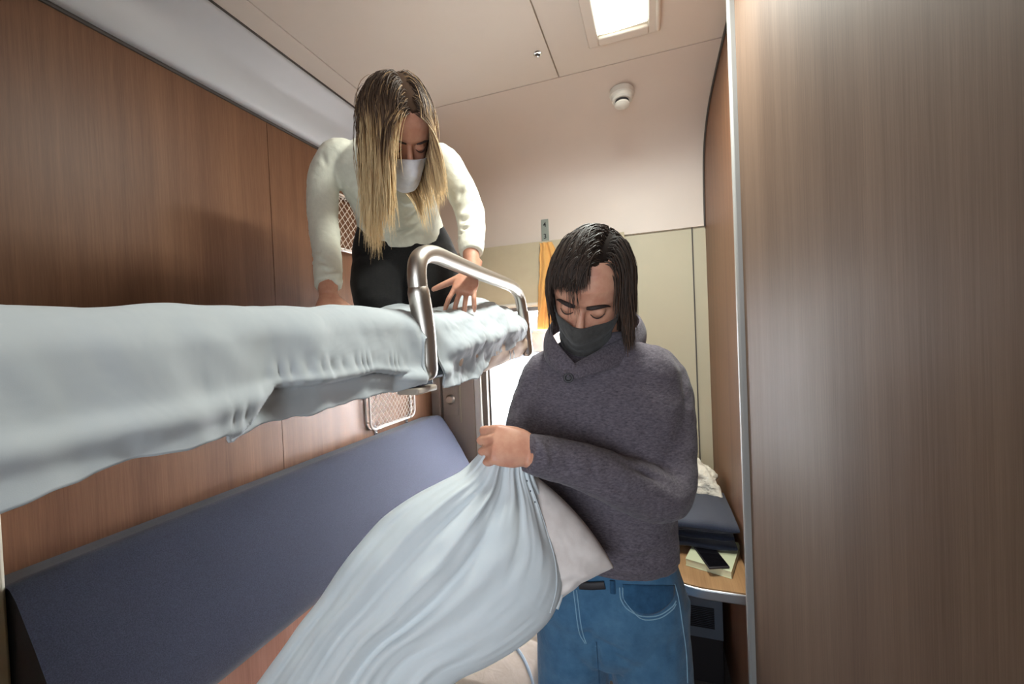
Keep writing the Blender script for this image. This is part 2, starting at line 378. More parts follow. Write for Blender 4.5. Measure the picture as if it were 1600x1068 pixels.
# ------------------------------------------------------------------ ceiling fittings
lm = empty('ceiling_light', 'square white ceiling light glowing beside the right-hand veneer panel', 'light', (-.07, 1.2, H))
def ring_rect(x0, x1, y0, y1, z0, z1, w):
    m = MB(); m.add(box((x0, y0, z0), (x0+w, y1, z1))).add(box((x1-w, y0, z0), (x1, y1, z1))).add(box((x0+w, y0, z0), (x1-w, y0+w, z1))).add(box((x0+w, y1-w, z0), (x1-w, y1, z1))); return m
ring_rect(-.185, .06, .78, 1.545, H-.012, H+.001, .038).build('housing', MT['ceil'], lm, bevel=.004)
def diff(u, v):
    x = -.148+.166*u; y = .81+.69*v; e = min(u, 1-u, v*4, (1-v)*4, .12)/.12
    return Vector((x, y-.012*abs(u-.3)*(1 if v > .9 else 0), H-.004-.014*math.sin(e*PI/2)))
v, f = grid(diff, 14, 30); MB().add((v, f)).build('diffuser', MT['lamp'], lm, angle=80)
MB().add(tube([Vector((.053, .8, H-.014)), Vector((.053, 1.53, H-.014))], .007, 10, round_end=True)).build('side_rail', MT['ceil'], lm)
lk = empty('ceiling_lock', 'small chrome quarter turn lock in the ceiling panel', 'lock', (-.369, 1.513, H))
Mx = Matrix.Translation((-.369, 1.513, H)) @ Matrix.Rotation(PI, 4, 'X')
MB().add(lathe([(.0005, .003), (.007, .003), (.009, .001)], 20, Mx)).build('cylinder', MT['dark'], lk)
MB().add(lathe([(.008, .001), (.010, .005), (.0155, .004), (.017, 0), (.008, 0)], 24, Mx)).build('escutcheon', MT['chrome'], lk)
dc = at(972, 152, 2, 2.612); nrm = Vector((0, -.12, -1)).normalized()
Md = Matrix.Translation((dc.x, dc.y-.02, 2.618)) @ Vector((0, 0, 1)).rotation_difference(nrm).to_matrix().to_4x4()
sd = empty('smoke_detector', 'round off-white smoke detector on the sloping ceiling panel', 'smoke detector', (dc.x, dc.y-.02, 2.618))
MB().add(lathe([(.001, -.01), (.05, -.01), (.052, .004), (.05, .014), (.046, .018), (.043, .03), (.036, .036), (.001, .036)], 40, Md)).build('base', MT['white'], sd, angle=30)
MB().add(lathe([(.001, .034), (.026, .034), (.027, .046), (.031, .048), (.031, .054), (.022, .06), (.001, .062)], 36, Md)).build('sensor_cap', MT['white'], sd, angle=30)
MB().add(lathe([(.001, .036), (.0285, .036), (.0285, .0475), (.001, .0475)], 30, Md)).build('sensing_slot', MT['dark'], sd, angle=30)
MB().add(ellipsoid(Md @ Vector((.006, -.039, .027)), .003, .003, .003)).build('indicator', MT['dark'], sd)
# berth number plate
pl = empty('berth_number_plate', 'small grey plate numbered 4 and 3 on the white coving', 'number plate', (-.58, 2.382, 2.2))
v, f = box((-.60, 2.372, 2.135), (-.557, 2.388, 2.272)); MB().add((v, f)).build('plate', MT['label'], pl, bevel=.004)
def text(s, loc, size, rot, mat, parent, name='numeral'):
    c = bpy.data.curves.new(name, 'FONT'); c.body = s; c.size = size; c.extrude = .0006; c.align_x = 'CENTER'; c.align_y = 'CENTER'; c.offset = .0004
    o = bpy.data.objects.new('t', c); COL.objects.link(o); o.rotation_euler = rot; o.location = loc
    bpy.context.view_layer.update(); dg = bpy.context.evaluated_depsgraph_get()
    me = bpy.data.meshes.new_from_object(o.evaluated_get(dg)); me.transform(o.matrix_world); bpy.data.objects.remove(o)
    return keep(link(name, me, mat, parent, False))
text('4', (-.5785, 2.3712, 2.238), .04, (PI/2, 0, 0), MT['ink'], pl); text('3', (-.5785, 2.3712, 2.170), .04, (PI/2, 0, 0), MT['ink'], pl)
# knob panel on the post left of the window
kp = empty('wall_control_panel', 'small panel with one round knob on the grey post left of the window', 'control panel', (-1.22, YB-.04, 1.2))
MB().add(box((-1.285, YB-.041, 1.105), (-1.185, YB-.035, 1.285))).build('cover_plate', MT['greige'], kp, bevel=.002)
MB().add(box((-1.172, YB-.043, 1.06), (-1.166, YB-.035, 1.295))).build('raised_rib', MT['beige'], kp, bevel=.001)
Mk = Matrix.Translation((-1.236, YB-.041, 1.208)) @ Matrix.Rotation(PI/2, 4, 'X')
MB().add(lathe([(.001, 0), (.03, 0), (.031, .006), (.027, .012), (.026, .018), (.022, .022), (.001, .022)], 30, Mk)).build('knob', MT['steel'], kp, angle=30)

# ------------------------------------------------------------------ net pockets on the left wall
def pocket(name, label, y0, y1, z0, z1, n, m):
    root = empty(name, label, 'net holder', (XL, (y0+y1)/2, z0), 'net pockets on the veneer wall')
    x0 = XL+.03; r = .04
    def rr(x, r=r, ins=0):
        P = []
        for cy, cz, a0 in ((y1-ins-r, z1-ins-r, 0), (y0+ins+r, z1-ins-r, 90), (y0+ins+r, z0+ins+r, 180), (y1-ins-r, z0+ins+r, 270)):
            for k in range(7): a = math.radians(a0+15*k); P.append(Vector((x, cy+r*math.cos(a), cz+r*math.sin(a))))
        return P
    def closed(P, rad): return loft([ring(p, (P[(i+1) % len(P)]-P[i-1]).normalized().cross(Vector((1, 0, 0)))*rad, Vector((rad, 0, 0)), 8) for i, p in enumerate(P)]+[ring(P[0], (P[1]-P[-1]).normalized().cross(Vector((1, 0, 0)))*rad, Vector((rad, 0, 0)), 8)], False)
    MB().add(closed(rr(x0), .006)).build('rim', MT['wire'], root)
    back = MB().add(closed(rr(XL+.006), .004))
    for p, q in zip(rr(x0)[::7], rr(XL+.006)[::7]): back.add(tube([p, q], .003, 6))
    back.build('back_rim', MT['steel'], root)
    net = MB(); Wd, Ht = y1-y0, z1-z0
    def clip(py, pz, dy, dz):
        t0, t1 = -9, 9
        for p, d, lo, hi in ((py, dy, y0+.004, y1-.004), (pz, dz, z0+.004, z1-.004)):
            a, b = (lo-p)/d, (hi-p)/d; t0 = max(t0, min(a, b)); t1 = min(t1, max(a, b))
        return (t0, t1) if t1 > t0 else None
    for k in range(-m, n+m):
        for s in (1, -1):
            py = y0+Wd*(k+.5)/n; c = clip(py, (z0+z1)/2, 1, s*1.15)
            if not c: continue
            a, b = c; Q = []
            for j in range(9):
                t = a+(b-a)*j/8; y, z = py+t, (z0+z1)/2+s*1.15*t
                Q.append(Vector((x0-.002+(.012*math.sin((y-y0)/Wd*PI)*math.sin((z-z0)/Ht*PI)), y, z)))
            cc = (min(Q[0].y-y0, y1-Q[0].y)+min(Q[0].z-z0, z1-Q[0].z))
            net.add(tube(Q, .0017, 5))
    o = net.build('netting', MT['wire'], root); 
    for yy in (y0+.07, y1-.05):
        b = MB().add(box((XL, yy-.011, z0-.042), (XL+.007, yy+.011, z0+.012))).add(tube([Vector((XL, yy, z0)), Vector((x0+.006, yy, z0))], .006, 10)).add(ellipsoid((XL+.009, yy, z0-.027), .004, .006, .006))
        b.build('bracket', MT['chrome'], root, bevel=.002)
    return root
pocket('net_pocket', 'white wire net pocket on the veneer just above the blue seat back', 1.70, 2.10, 1.155, 1.40, 12, 9)
pocket('net_pocket', 'white wire net pocket high on the wall behind the woman', 1.50, 1.90, 2.03, 2.28, 12, 9)

# ------------------------------------------------------------------ guard rail, berth
up = empty('upper_berth', 'upper bunk with tan mattress and dark platform, under the white sheet', 'bunk bed', (-.95, 1.1, 1.5))
MB().add(box((XL+.005, -.12, 1.50), (-.515, 2.28, 1.545))).build('platform', MT['plat'], up, bevel=.008)
def matt(u, v):
    return None
mb = MB()
rings = []
for i in range(46):
    y = -.12+2.40*i/45; e = 1
    pts = []
    for x, z in ((XL+.01, 1.53), (-.56, 1.53), (-.523, 1.54), (-.513, 1.575), (-.522, 1.600), (-.555, 1.618), (-.7, 1.624), (-1.0, 1.626), (XL+.01, 1.626)):
        w = .004*noise.noise(Vector((x*9, y*7, z*9)))
        pts.append(Vector((x, y, z+w)))
    rings.append(pts)
o = MB().add(loft(rings)).build('mattress', MT['tan'], up, angle=60)
# thick tan flap that shows under the sheet between the rail posts
mb = MB()
def flap(u, v):
    y = .98+1.30*u; sag = .012*math.sin(u*9)+.01*noise.noise(Vector((y*8, 3, 0)))
    z = 1.605-(.105+sag)*v*(1-.25*u); x = -.507+.022*math.sin(v*PI)+.006*noise.noise(Vector((y*14, v*3, 1)))
    return Vector((x, y, z))
o = MB().add(grid(flap, 60, 10)).build('mattress_skirt', MT['tan'], up); solid(o, .008); 
for y in (1.385, 1.425):
    MB().add(tube([Vector((-.482, y-.004, 1.545)), Vector((-.482, y+.003, 1.53)), Vector((-.482, y-.005, 1.515))], .0016, 6)).build('stitch', MT['sheet'], up)
rr_ = empty('guard_rail', 'curved satin steel guard rail on the edge of the upper bunk', 'rail', (-.5, 1.1, 1.5))
RX = -.492
q = [(667.5, 578), (663, 513), (654, 456), (651.5, 430), (653, 409), (662, 398.5), (678, 397.5), (700, 406), (742.5, 424), (785, 440.5), (802, 449), (811, 462), (815, 480), (819, 505), (822, 530)]
rp = [at(x, y, 0, RX) for x, y in q]
MB().add(tube(rp[2:], .0215, 20, k=5, round_end=False)).build('rail_bar', MT['steel'], rr_)
MB().add(tube([rp[0], rp[1], rp[2]], .0245, 20, k=4, round_end=True)).build('post', MT['steel'], rr_)
MB().add(tube([at(817, 488, 0, RX), rp[-1], at(824, 548, 0, RX)], .0235, 20, k=3, round_end=True)).build('post', MT['steel'], rr_)
p0 = rp[0]
MB().add(box((RX-.045, p0.y-.045, 1.485), (RX-.016, p0.y+.055, 1.652))).build('mounting_plate', MT['plat'], rr_, bevel=.006)
MB().add(box((RX-.05, p0.y-.05, 1.478), (RX+.005, p0.y+.035, 1.492))).build('bracket_foot', MT['greige'], rr_, bevel=.004)

# ------------------------------------------------------------------ lower seat
lb = empty('lower_berth', 'lower bunk seat with long navy backrest and beige quilted mattress', 'bunk bed', (-.8, 1.3, 0))
def slab():
    a = Vector((-1.27, 0, 1.135)); b = Vector((-1.05, 0, .765)); n = Vector((-(b-a).z, 0, (b-a).x)).normalized()
    if n.x < 0: n = -n
    rings = []; ys = [(.462, .5), (.465, .8), (.48, 1), (.8, 1), (1.2, 1), (1.6, 1), (2.0, 1), (2.18, 1), (2.235, .97), (2.262, .88), (2.272, .7)]
    ys = [(p[0], p[1]) for p in cr(ys, 3)]
    for y, s in ys:
        prof = [(-.02, -.05), (-.005, -.02), (.0, -.006), (.012, .004), (.04, .012), (.15, .017), (.25, .018), (.36, .014), (.41, .004), (.43, -.02), (.425, -.06)]
        L = (b-a).normalized(); R = []
        ins = (1-min(1, s))*.05
        for d, h in prof:
            d2 = d+(ins*1.5 if d < .1 else 0); R.append(a+L*d2+n*(h-ins*.6)+Vector((0, y, 0)))
        R += [Vector((XL+.004, y, .735)), Vector((XL+.004, y, 1.12-ins*1.5))]
        rings.append(R)
    return loft(rings)
MB().add(slab()).build('backrest_cushion', MT['navy'], lb, angle=60)
MB().add(box((XL+.002, .462, .30), (-1.075, 2.29, .752))).build('backrest_board', MT['seatbase'], lb, bevel=.003)
MB().add(box((XL, .36, 0), (-1.27, .452, 1.32))).build('end_panel', MT['beige'], tag(empty('seat_end_post', 'pale seat end post at the near end of the blue backrest', 'post', (-1.3, .44, 0))), bevel=.006)
MB().add(box((-1.07, -.1, .02), (-.43, 2.3, .36))).build('bed_base', MT['seatbase'], lb, bevel=.004)
def qsec(y, x1, ztop, e=0):
    P = []
    xs = [(-1.06, .37), (-1.06, ztop-.03), (-1.02, ztop-.005), (-.9, ztop), (-.7, ztop+.006), (-.55, ztop+.004), (x1-.07, ztop-.004), (x1-.02, ztop-.03), (x1, ztop-.075), (x1-.015, .38)]
    for x, z in xs:
        q = .012*(abs(math.sin((x+.1)*PI/.11))**.3-1)*(1 if z > ztop-.05 else 0)+.010*(abs(math.sin(y*PI/.13))**.3-1)*(1 if z > ztop-.08 else 0)
        P.append(Vector((x, y, z+q)))
    return P
o = MB().add(loft([qsec(.0+2.29*i/180, -.37, .50) for i in range(181)])).build('mattress', MT['quilt'], lb, angle=70)
# ------------------------------------------------------------------ folded quilt on the lower bunk
fq = empty('folded_quilt', 'beige quilted blanket folded on the lower bunk beside the jeans', 'quilt', (-.6, 1.25, .5))
def quilt_fn(u, v):
    a = u*2*PI; ca, sa = math.cos(a), math.sin(a); p = .55
    w = .27*(1-.12*v); X = -.62+w*math.copysign(abs(ca)**p, ca); Z = .578+.062*math.copysign(abs(sa)**p, sa)
    y = 1.02+.42*v; Z += .012*noise.noise(Vector((X*7, y*6, 0)))
    if sa > .2: Z -= .008*math.exp(-((y-1.2-.25*(X+.6))/.008)**2)+.008*math.exp(-((X+.55-.2*(y-1.2))/.008)**2)
    return Vector((X, y, Z))
v, f = grid(quilt_fn, 73, 60); n = 60
rings = [[quilt_fn(i/72, j/59) for i in range(72)] for j in range(60)]
c0 = [Vector((-.62+(p.x+.62)*.8, 1.0, .578+(p.z-.578)*.6)) for p in rings[0]]; c1 = [Vector((-.62+(p.x+.62)*.8, 1.46, .578+(p.z-.578)*.6)) for p in rings[-1]]
MB().add(loft([c0]+rings+[c1])).build('quilt_body', MT['quilt'], fq, angle=60)
qb = bpy.data.objects['quilt_body']; pq = projector(qb)
MB().add(tube([pq(x, y, .002) for x, y in [(748, 984), (775, 992), (800, 1006), (816, 1026), (826, 1048), (832, 1070)]], .005, 8, k=5)).build('piping', MT['piping'], fq)

# ------------------------------------------------------------------ table
tb = empty('wall_table', 'small wood veneer table with aluminium edge under the window, by the right wall', 'table', (.17, 1.9, .75))
def tab_outline(ins=0):
    x0, x1, y0, y1 = -.06+ins, XR-.002, 1.452+ins, YB-.055; P = [(x1, y1), (x1, y0), (.20, y0)]
    for a in range(0, 91, 9): t = math.radians(a); P.append((.14-.19*math.sin(t)*.95, y0+.16*(1-math.cos(t))+.0))
    P += [(x0, y0+.22), (x0, y1)]
    return P
def prism(P, z0, z1): 
    return loft([[Vector((x, y, z)) for x, y in P] for z in (z0, z1)])
MB().add(prism(tab_outline(.004), .735, .7505)).build('tabletop', MT['table'], tb, smooth=False)
MB().add(prism(tab_outline(), .712, .7455)).build('edge_band', MT['alu'], tb, bevel=.004, seg=2)
ht = empty('heater_cover', 'grey slatted heater cover under the wall table', 'heater', (.1, 2.2, .35))
yv = 2.0
a = at(1060, 935, 1, yv); b_ = at(1130, 990, 1, yv)
MB().add(box((-.3, yv, .0), (b_.x, YB, a.z+.06))).build('casing', MT['dark'], ht, bevel=.004)
vz = [at(1060, r, 1, yv).z for r in (938, 970, 986)]
MB().add(box((-.3, yv-.012, vz[2]), (b_.x, yv, a.z+.03))).build('front_plate', MT['heater'], ht, bevel=.002)
mb = MB()
for k in range(12):
    z = vz[1]+(vz[0]-vz[1])*(k+.5)/12; mb.add(box((-.25, yv-.018, z-.002), (b_.x-.035, yv-.0125, z+.0012)))
mb.build('slats', MT['dark'], ht, smooth=False)
# folded navy blanket, with folded layers showing at the front
bk = empty('folded_blanket', 'thick folded navy blanket lying on the wall table', 'blanket', (.13, 1.8, .78))
def layer(z, h, x0, x1, y0, y1, seed):
    mb = MB(); rings = []
    for i in range(30):
        x = x0+(x1-x0)*i/29; P = []; e = min(1, min(i, 29-i)/4+.25)
        for j in range(28):
            a = 2*PI*j/28; ca, sa = math.cos(a), math.sin(a)
            y = (y0+y1)/2+(y1-y0)/2*math.copysign(abs(ca)**.35, ca); zz = z+h/2+h/2*e**.5*math.copysign(abs(sa)**.6, sa)
            zz += .005*noise.noise(Vector((x*14, y*10, seed))); y += .006*noise.noise(Vector((x*18, zz*9, seed+3)))
            P.append(Vector((x, y, zz)))
        rings.append(P)
    return loft(rings)
zb = .778
for k in range(3): MB().add(layer(zb+k*.026, .030, -.02+.004*k, .262-.006*k, 1.645+.012*k+(.0 if k != 1 else .01), 1.985, k*5)).build('fold_layer', MT['blanket'], bk, angle=70)
MB().add(layer(zb+.074, .03, -.03, .268, 1.625, 1.99, 33)).build('top_fold', MT['blanket'], bk, angle=70)
wc = MB()
for k in range(9):
    random.seed(40+k); c = Vector((.16+random.uniform(-.05, .05), 2.06+random.uniform(-.07, .07), .91+random.uniform(-.05, .06)))
    wc.add(ellipsoid(c, .055, .06, .05))
wc.add(tube([Vector((.14, 2.0, .98)), Vector((.19, 1.97, .95)), Vector((.222, 1.95, .90)), Vector((.235, 1.93, .865))], [.035, .033, .03, .024], 16, k=3, round_end=True))
wc.add(box((.05, 2.02, .753), (.235, 2.2, .93)))
me = fused(wc, .006, 6, .6, lambda P, N: .013*np.abs(vnoise(P, (16, 16, 16), 3))*-1+.006*vnoise(P, (45, 45, 45), 1))
link('crumpled_cloth', me, MT['cloth'], None, True, 'crumpled off-white cloth behind the navy blanket on the table', 'cloth')
# book, phone
def hexa(P, h):
    v = [Vector(p) for p in P]+[Vector(p)+Vector((0, 0, h)) for p in P]; return v, [(3,2,1,0),(4,5,6,7),(0,1,5,4),(1,2,6,5),(2,3,7,6),(3,0,4,7)]
bk_ = empty('book', 'cream paperback book lying flat under the phone at the table front', 'book', (.17, 1.65, .752))
z0 = .7515; zt = .776
A = at(1071, 872, 2, zt); B = at(1143, 893, 2, zt); C_ = at(1157, 848, 2, zt); D = A+(C_-B)
for p in (A, B, C_, D): p.z = z0
def shrink(P, k): c = sum(P, Vector())/4; return [c+(p-c)*k for p in P]
MB().add(hexa([p+Vector((0, 0, .0015)) for p in shrink([A, B, C_, D], .985)], zt-z0-.003)).build('pages', MT['paper'], bk_, smooth=False)
MB().add(hexa([p+Vector((0, 0, zt-z0-.0015)) for p in (A, B, C_, D)], .0015)).add(hexa([A, B, C_, D], .0015)).build('cover', MT['paper2'], bk_, smooth=False)
ph = empty('smartphone', 'black smartphone lying on the book beside the navy blanket', 'phone', (.17, 1.62, .777))
A = at(1108, 886, 2, .785); B = at(1146, 884, 2, .785); dirv = (at(1083, 851, 2, .785)-A); dirv = dirv.normalized()*.15
for p in (A, B): p.z = .7765
dirv.z = 0; B = A+(B-A).normalized()*.072
MB().add(hexa([A, B, B+dirv, A+dirv], .008)).build('phone_body', MT['dark'], ph, bevel=.0035, seg=3)
MB().add(hexa([p+Vector((0, 0, .0077)) for p in shrink([A, B, B+dirv, A+dirv], .94)], .0006)).build('screen', MT['black'], ph, smooth=False)

# ------------------------------------------------------------------ curtain at the window
ct = MB()
def curt(u, v):
    z = 2.125-.50*u; w = .035+.03*math.sin(min(1, u*1.3)*PI)*.8+.02*u
    xc = -.565+.02*math.sin(u*5); y = YB-.075+.016*math.sin(v*15+u*2.5)*(.35+.65*u)
    return Vector((xc+(v-.5)*2*w+.006*noise.noise(Vector((u*9, v*4, 0))), y, z))
o = ct.add(grid(curt, 60, 40)).build('curtain', MT['curtain'], label='gathered ochre curtain hanging at the window behind the man', cat='curtain'); solid(o, .003)
# ================================================================== bedding
def lerp_tab(tab, x):
    if x <= tab[0][0]: return tab[0][1]
    for (a, p), (b, q) in zip(tab, tab[1:]):
        if x <= b: t = (x-a)/(b-a); t = t*t*(3-2*t); return p+(q-p)*t
    return tab[-1][1]
def nz(x, y, z=0): return noise.noise(Vector((x, y, z)))
def fb(x, y, z=0): return nz(x, y, z)+.5*nz(2.1*x, 2.1*y, z+5)+.25*nz(4.3*x, 4.3*y, z+9)
ZLOW = [(-.1, 1.47), (.15, 1.478), (.21, 1.487), (.24, 1.497), (.30, 1.492), (.345, 1.500), (.355, 1.488), (.40, 1.492), (.60, 1.498), (.70, 1.497), (.79, 1.505), (.80, 1.60), (.845, 1.63), (.868, 1.60), (.885, 1.478), (1.0, 1.478), (1.08, 1.478), (1.13, 1.50), (1.2, 1.535), (1.36, 1.548), (1.46, 1.575), (1.60, 1.60), (1.68, 1.615)]
ZTOP = [(-.1, 1.638), (.25, 1.642), (.5, 1.655), (.7, 1.664), (.95, 1.662), (1.12, 1.662), (1.22, 1.68), (1.32, 1.70), (1.5, 1.69), (1.66, 1.665)]
def sheet_fn(u, v):
    y = -.1+1.76*u; zt = lerp_tab(ZTOP, y); zl = lerp_tab(ZLOW, y)+.004*nz(y*40, 1)+.006*nz(y*13, 4)
    far = smooth01((y-.88)/.1)
    if v < .55:                                  # lying on the mattress
        t = v/.55; x = -1.355+(1.355-.545)*t
        z = 1.662+(zt-1.662)*smooth01(t*2.2)-.02*(1-far)
        z += (.012+.016*far)*abs(fb(x*5, y*4.5, 2))*(.3+.7*t)+.010*far*fb(x*13, y*11, 3)
        z -= .012*math.exp(-((y-(.47+.35*(x+.6)))/.03)**2)*(1-far)*t
    else:
        t = (v-.55)/.45; L = zt-zl
        a = min(1, t/.35)*PI/2
        x = -.545+.052*math.sin(a); z = zt-.045*(1-math.cos(a))-(max(0, t-.35)/.65)*(L-.045)
        if zt-.045 < zl: z = max(z, zl)
        tt = max(0, t-.2)/.8
        fold = .011*fb(y*7+z*2.2, z*4, 1)+.010*math.sin(y*21+6*z+2.5*nz(y*5, z*5))*(.4+.6*tt)*(.35+far*.25)
        x += fold*smooth01(t*2.5)+.014*tt
        z += (.012+.014*far)*abs(fb(x*5, y*4.5, 2))*(1-t)**2+.010*far*fb(x*13, y*11, 3)*(1-t)**2
        if far: x += far*(.030*math.exp(-((z-(1.60+.10*(y-1.2)))/.032)**2)*(1-smooth01((y-1.5)/.15))+.008*fb(y*16, z*16, 4)); 
        x += .012*(1-far)*math.exp(-((z-(1.53+.03*nz(y*3, 2)))/.014)**2)*tt
        st = 1.553+.008*math.sin(y*9)-.02*smooth01((y-.62)/.12)-.055*smooth01((.43-y)/.07); band_ = smooth01((y-.33)/.05)*(1-smooth01((y-.70)/.06))
        x -= .017*band_*smooth01((st-z)/.006); x += band_*.0022*math.sin(y*260+8*nz(y*20, 2))*math.exp(-((z-st-.016)/.014)**2)
        x -= .03*math.exp(-((y-.845)/.03)**2)    # pulled in behind the rail post
    z += .060*math.exp(-((x+.68)/.12)**2-((y-1.40)/.11)**2)+.03*math.exp(-((x+.85)/.2)**2-((y-1.1)/.2)**2)
    return Vector((x, y, z))
o = MB().add(grid(sheet_fn, 560, 130)).build('bed_sheet', MT['sheet'], label='rumpled white bed sheet spread over the upper bunk and hanging over its edge', cat='bed sheet', angle=None); solid(o, .004, 1)

# ------------------------------------------------------------------ pillowcase held up by the man, pillow half inside
CS = [ # left x, y | right x, y | depth mid, half thickness
 (771, 684, 826, 722, .805, .012), (750, 706, 832, 752, .815, .030), (722, 734, 850, 800, .82, .060), (688, 752, 864, 845, .815, .080), (653, 770, 874, 884, .81, .094),
 (619, 792, 872, 925, .80, .100), (587, 820, 856, 965, .79, .102), (556, 854, 832, 992, .775, .098), (531, 889, 798, 1018, .76, .088), (508, 922, 758, 1042, .745, .076),
 (484, 955, 716, 1062, .73, .062), (458, 990, 686, 1092, .715, .052), (430, 1028, 668, 1130, .70, .046), (400, 1070, 655, 1185, .69, .042), (372, 1110, 640, 1240, .68, .04), (350, 1150, 628, 1300, .67, .036)]
CQ = cr(CS, 9)
def gsn(s, c, w): return math.exp(-((s-c)/w)**2)
def case_ring(i, n=150):
    lx, ly, rx, ry, d, th = CQ[i]; t = i/(len(CQ)-1)
    A, B = W(lx, ly, d+.012), W(rx, ry, d+.012); m = (A+B)/2; U = (B-A)/2; n_ = (CAM-m).normalized(); n_ = (n_-U.normalized()*n_.dot(U.normalized())).normalized()
    P = []
    for j in range(n):
        a = 2*PI*j/n; s = -math.cos(a); f = math.sin(a); pw = .8
        h = math.copysign(abs(f)**pw, f)*th*(1 if f > 0 else .55)
        edge = abs(f)**.5; k = 0
        low = smooth01((t-.35)/.4)
        # long folds fanning out from the fist
        for c0, c1, w0, w1, amp in ((-.75, -.62, .05, .05, .012), (-.52, -.42, .05, .045, -.016), (-.30, -.22, .05, .05, .016), (-.12, -.02, .045, .05, -.018), (.12, .13, .05, .055, .016), (.33, .30, .05, .05, -.010), (.52, .62, .05, .04, .007), (-.88, -.85, .05, .03, -.010)):
            c = c0+(c1-c0)*t+.03*math.sin(5*t+c0*9); fade = .45+.55*smooth01(t*3); 
            if c > 0: fade *= .25+.65*(1-smooth01((t-.12)/.2))+.5*low
            k += amp*gsn(s, c, w0+(w1-w0)*t)*fade*(1+.5*nz(t*6, c*5))
        k += .006*math.sin(s*34+1.5*nz(t*5, s*3))*math.exp(-t*7)+.004*nz(s*7, t*7)+.0025*nz(s*22, t*11, 3)
        if f < 0: k *= .5
        p = m+U*s*(1+.012*nz(t*12, 1.5 if s > 0 else 7))+n_*(h+k*edge)
        P.append(p)
    return P
root = empty('pillowcase', 'large white pillowcase the man holds up and pulls over a pillow', 'pillowcase', W(700, 900, .8))
rings = [case_ring(i) for i in range(len(CQ))]
MB().add(loft(rings)).build('case_cloth', MT['case'], root, angle=None)
# stitched hem along the mouth of the case
def case_pt(i, s, out=.0):
    R = rings[i]; n = len(R); a = math.acos(max(-1, min(1, -s))); j = a/(2*PI)*n; j0 = int(j); w = j-j0
    p = R[j0]*(1-w)+R[(j0+1) % n]*w; return p+(CAM-p).normalized()*out
hp = [case_pt(i, s, .0006) for i, s in ((4, .80), (9, .80), (16, .80), (24, .82), (32, .83), (40, .85), (46, .87), (52, .90))]
MB().add(tube(hp, .0016, 6, k=6)).build('hem_seam', MT['sheet'], root)
hp2 = [case_pt(i, s, .0) for i, s in ((3, .93), (9, .965), (18, .985), (27, .99), (36, .99), (44, .99), (50, .97))]
MB().add(tube([p+_r*.001 for p in hp2], .0042, 8, k=6)).build('mouth_edge', MT['case'], root)
for i, s in ((10, .70), (13, .71), (16, .73)):
    p = case_pt(i, s, .0008); MB().add(ellipsoid(p, .0012, .0012, .002, n=8, m=6)).build('laundry_mark', MT['blanket'], root)
# the pillow
pc = [W(806, 722, .850), W(960, 887, .845), W(842, 978, .82), W(655, 830, .82)]
def pil(u, v, side):
    # u along A->B, v A->D ; pinched corners
    A, B, C2, D2 = pc; bu = 4*u*(1-u); bv = 4*v*(1-v)
    uu = .5+(u-.5)*(1-.05*bv**.5*0)-.0; p = A*(1-u)*(1-v)+B*u*(1-v)+C2*u*v+D2*(1-u)*v
    c = (A+B+C2+D2)/4; n_ = (B-A).cross(D2-A).normalized(); n_ = n_ if n_.dot(CAM-c) > 0 else -n_
    # edges bow inwards except the upper one which bows out
    p += (D2-A).normalized()*(-.020*bu*(1-v)**2)+(A-B).normalized()*(.024*bv*u**3)
    th = .066*(bu*bv)**.42*(1+.1*nz(u*4, v*4, side))
    wr = .006*nz(u*14, v*5, 2)*(1-bu*bv)+.001*nz(u*24, v*24, 4)+.0035*math.sin(18*(u+v)+3*nz(u*5, v*5))*math.exp(-((1-u)/.25)**2)
    return p+n_*side*(th+wr*(bu*bv)**.3)
n = 70; mb = MB()
v1, f1 = grid(lambda u, v: pil(u, v, 1), n, n); v2, f2 = grid(lambda u, v: pil(u, v, -1), n, n); mb.add((v1, f1)).add((v2, f2))
o = mb.build('pillow', MT['pillow'], label='cream pillow sticking out of the pillowcase against the grey sweater', cat='pillow', angle=None)
bm = bmesh.new(); bm.from_mesh(o.data); bmesh.ops.remove_doubles(bm, verts=bm.verts, dist=.0004); bmesh.ops.recalc_face_normals(bm, faces=bm.faces); bm.to_mesh(o.data); bm.free()
# ================================================================== people
HP = [(.116, .0, -.012, .004), (.112, .035, -.045, .032), (.100, .06, -.070, .052), (.080, .079, -.088, .067), (.05, .091, -.099, .076), (.02, .093, -.101, .078), (0, .087, -.097, .076),
      (-.02, .087, -.088, .073), (-.045, .088, -.072, .068), (-.07, .089, -.05, .060), (-.09, .087, -.025, .049), (-.106, .083, .0, .036), (-.116, .070, .025, .020), (-.119, .058, .045, .006)]
def hsec(z):
    Z = [h[0] for h in HP]
    if z >= Z[0]: return HP[0][1:]
    if z <= Z[-1]: return HP[-1][1:]
    for a, b in zip(HP, HP[1:]):
        if b[0] <= z <= a[0]: t = (a[0]-z)/(a[0]-b[0]); return tuple(a[i]+(b[i]-a[i])*t for i in (1, 2, 3))
def hpt(phi, z, off=0, p=2.25):
    yf, yb, w = hsec(z); yc = (yf+yb)/2*.6; c, s = math.cos(phi), math.sin(phi)
    c2 = math.copysign(abs(c)**(2/p), c); s2 = math.copysign(abs(s)**(2/p), s)
    return Vector(((w+off)*s2, yc+((yf+off-yc) if c > 0 else (yc-yb+off))*c2, z))
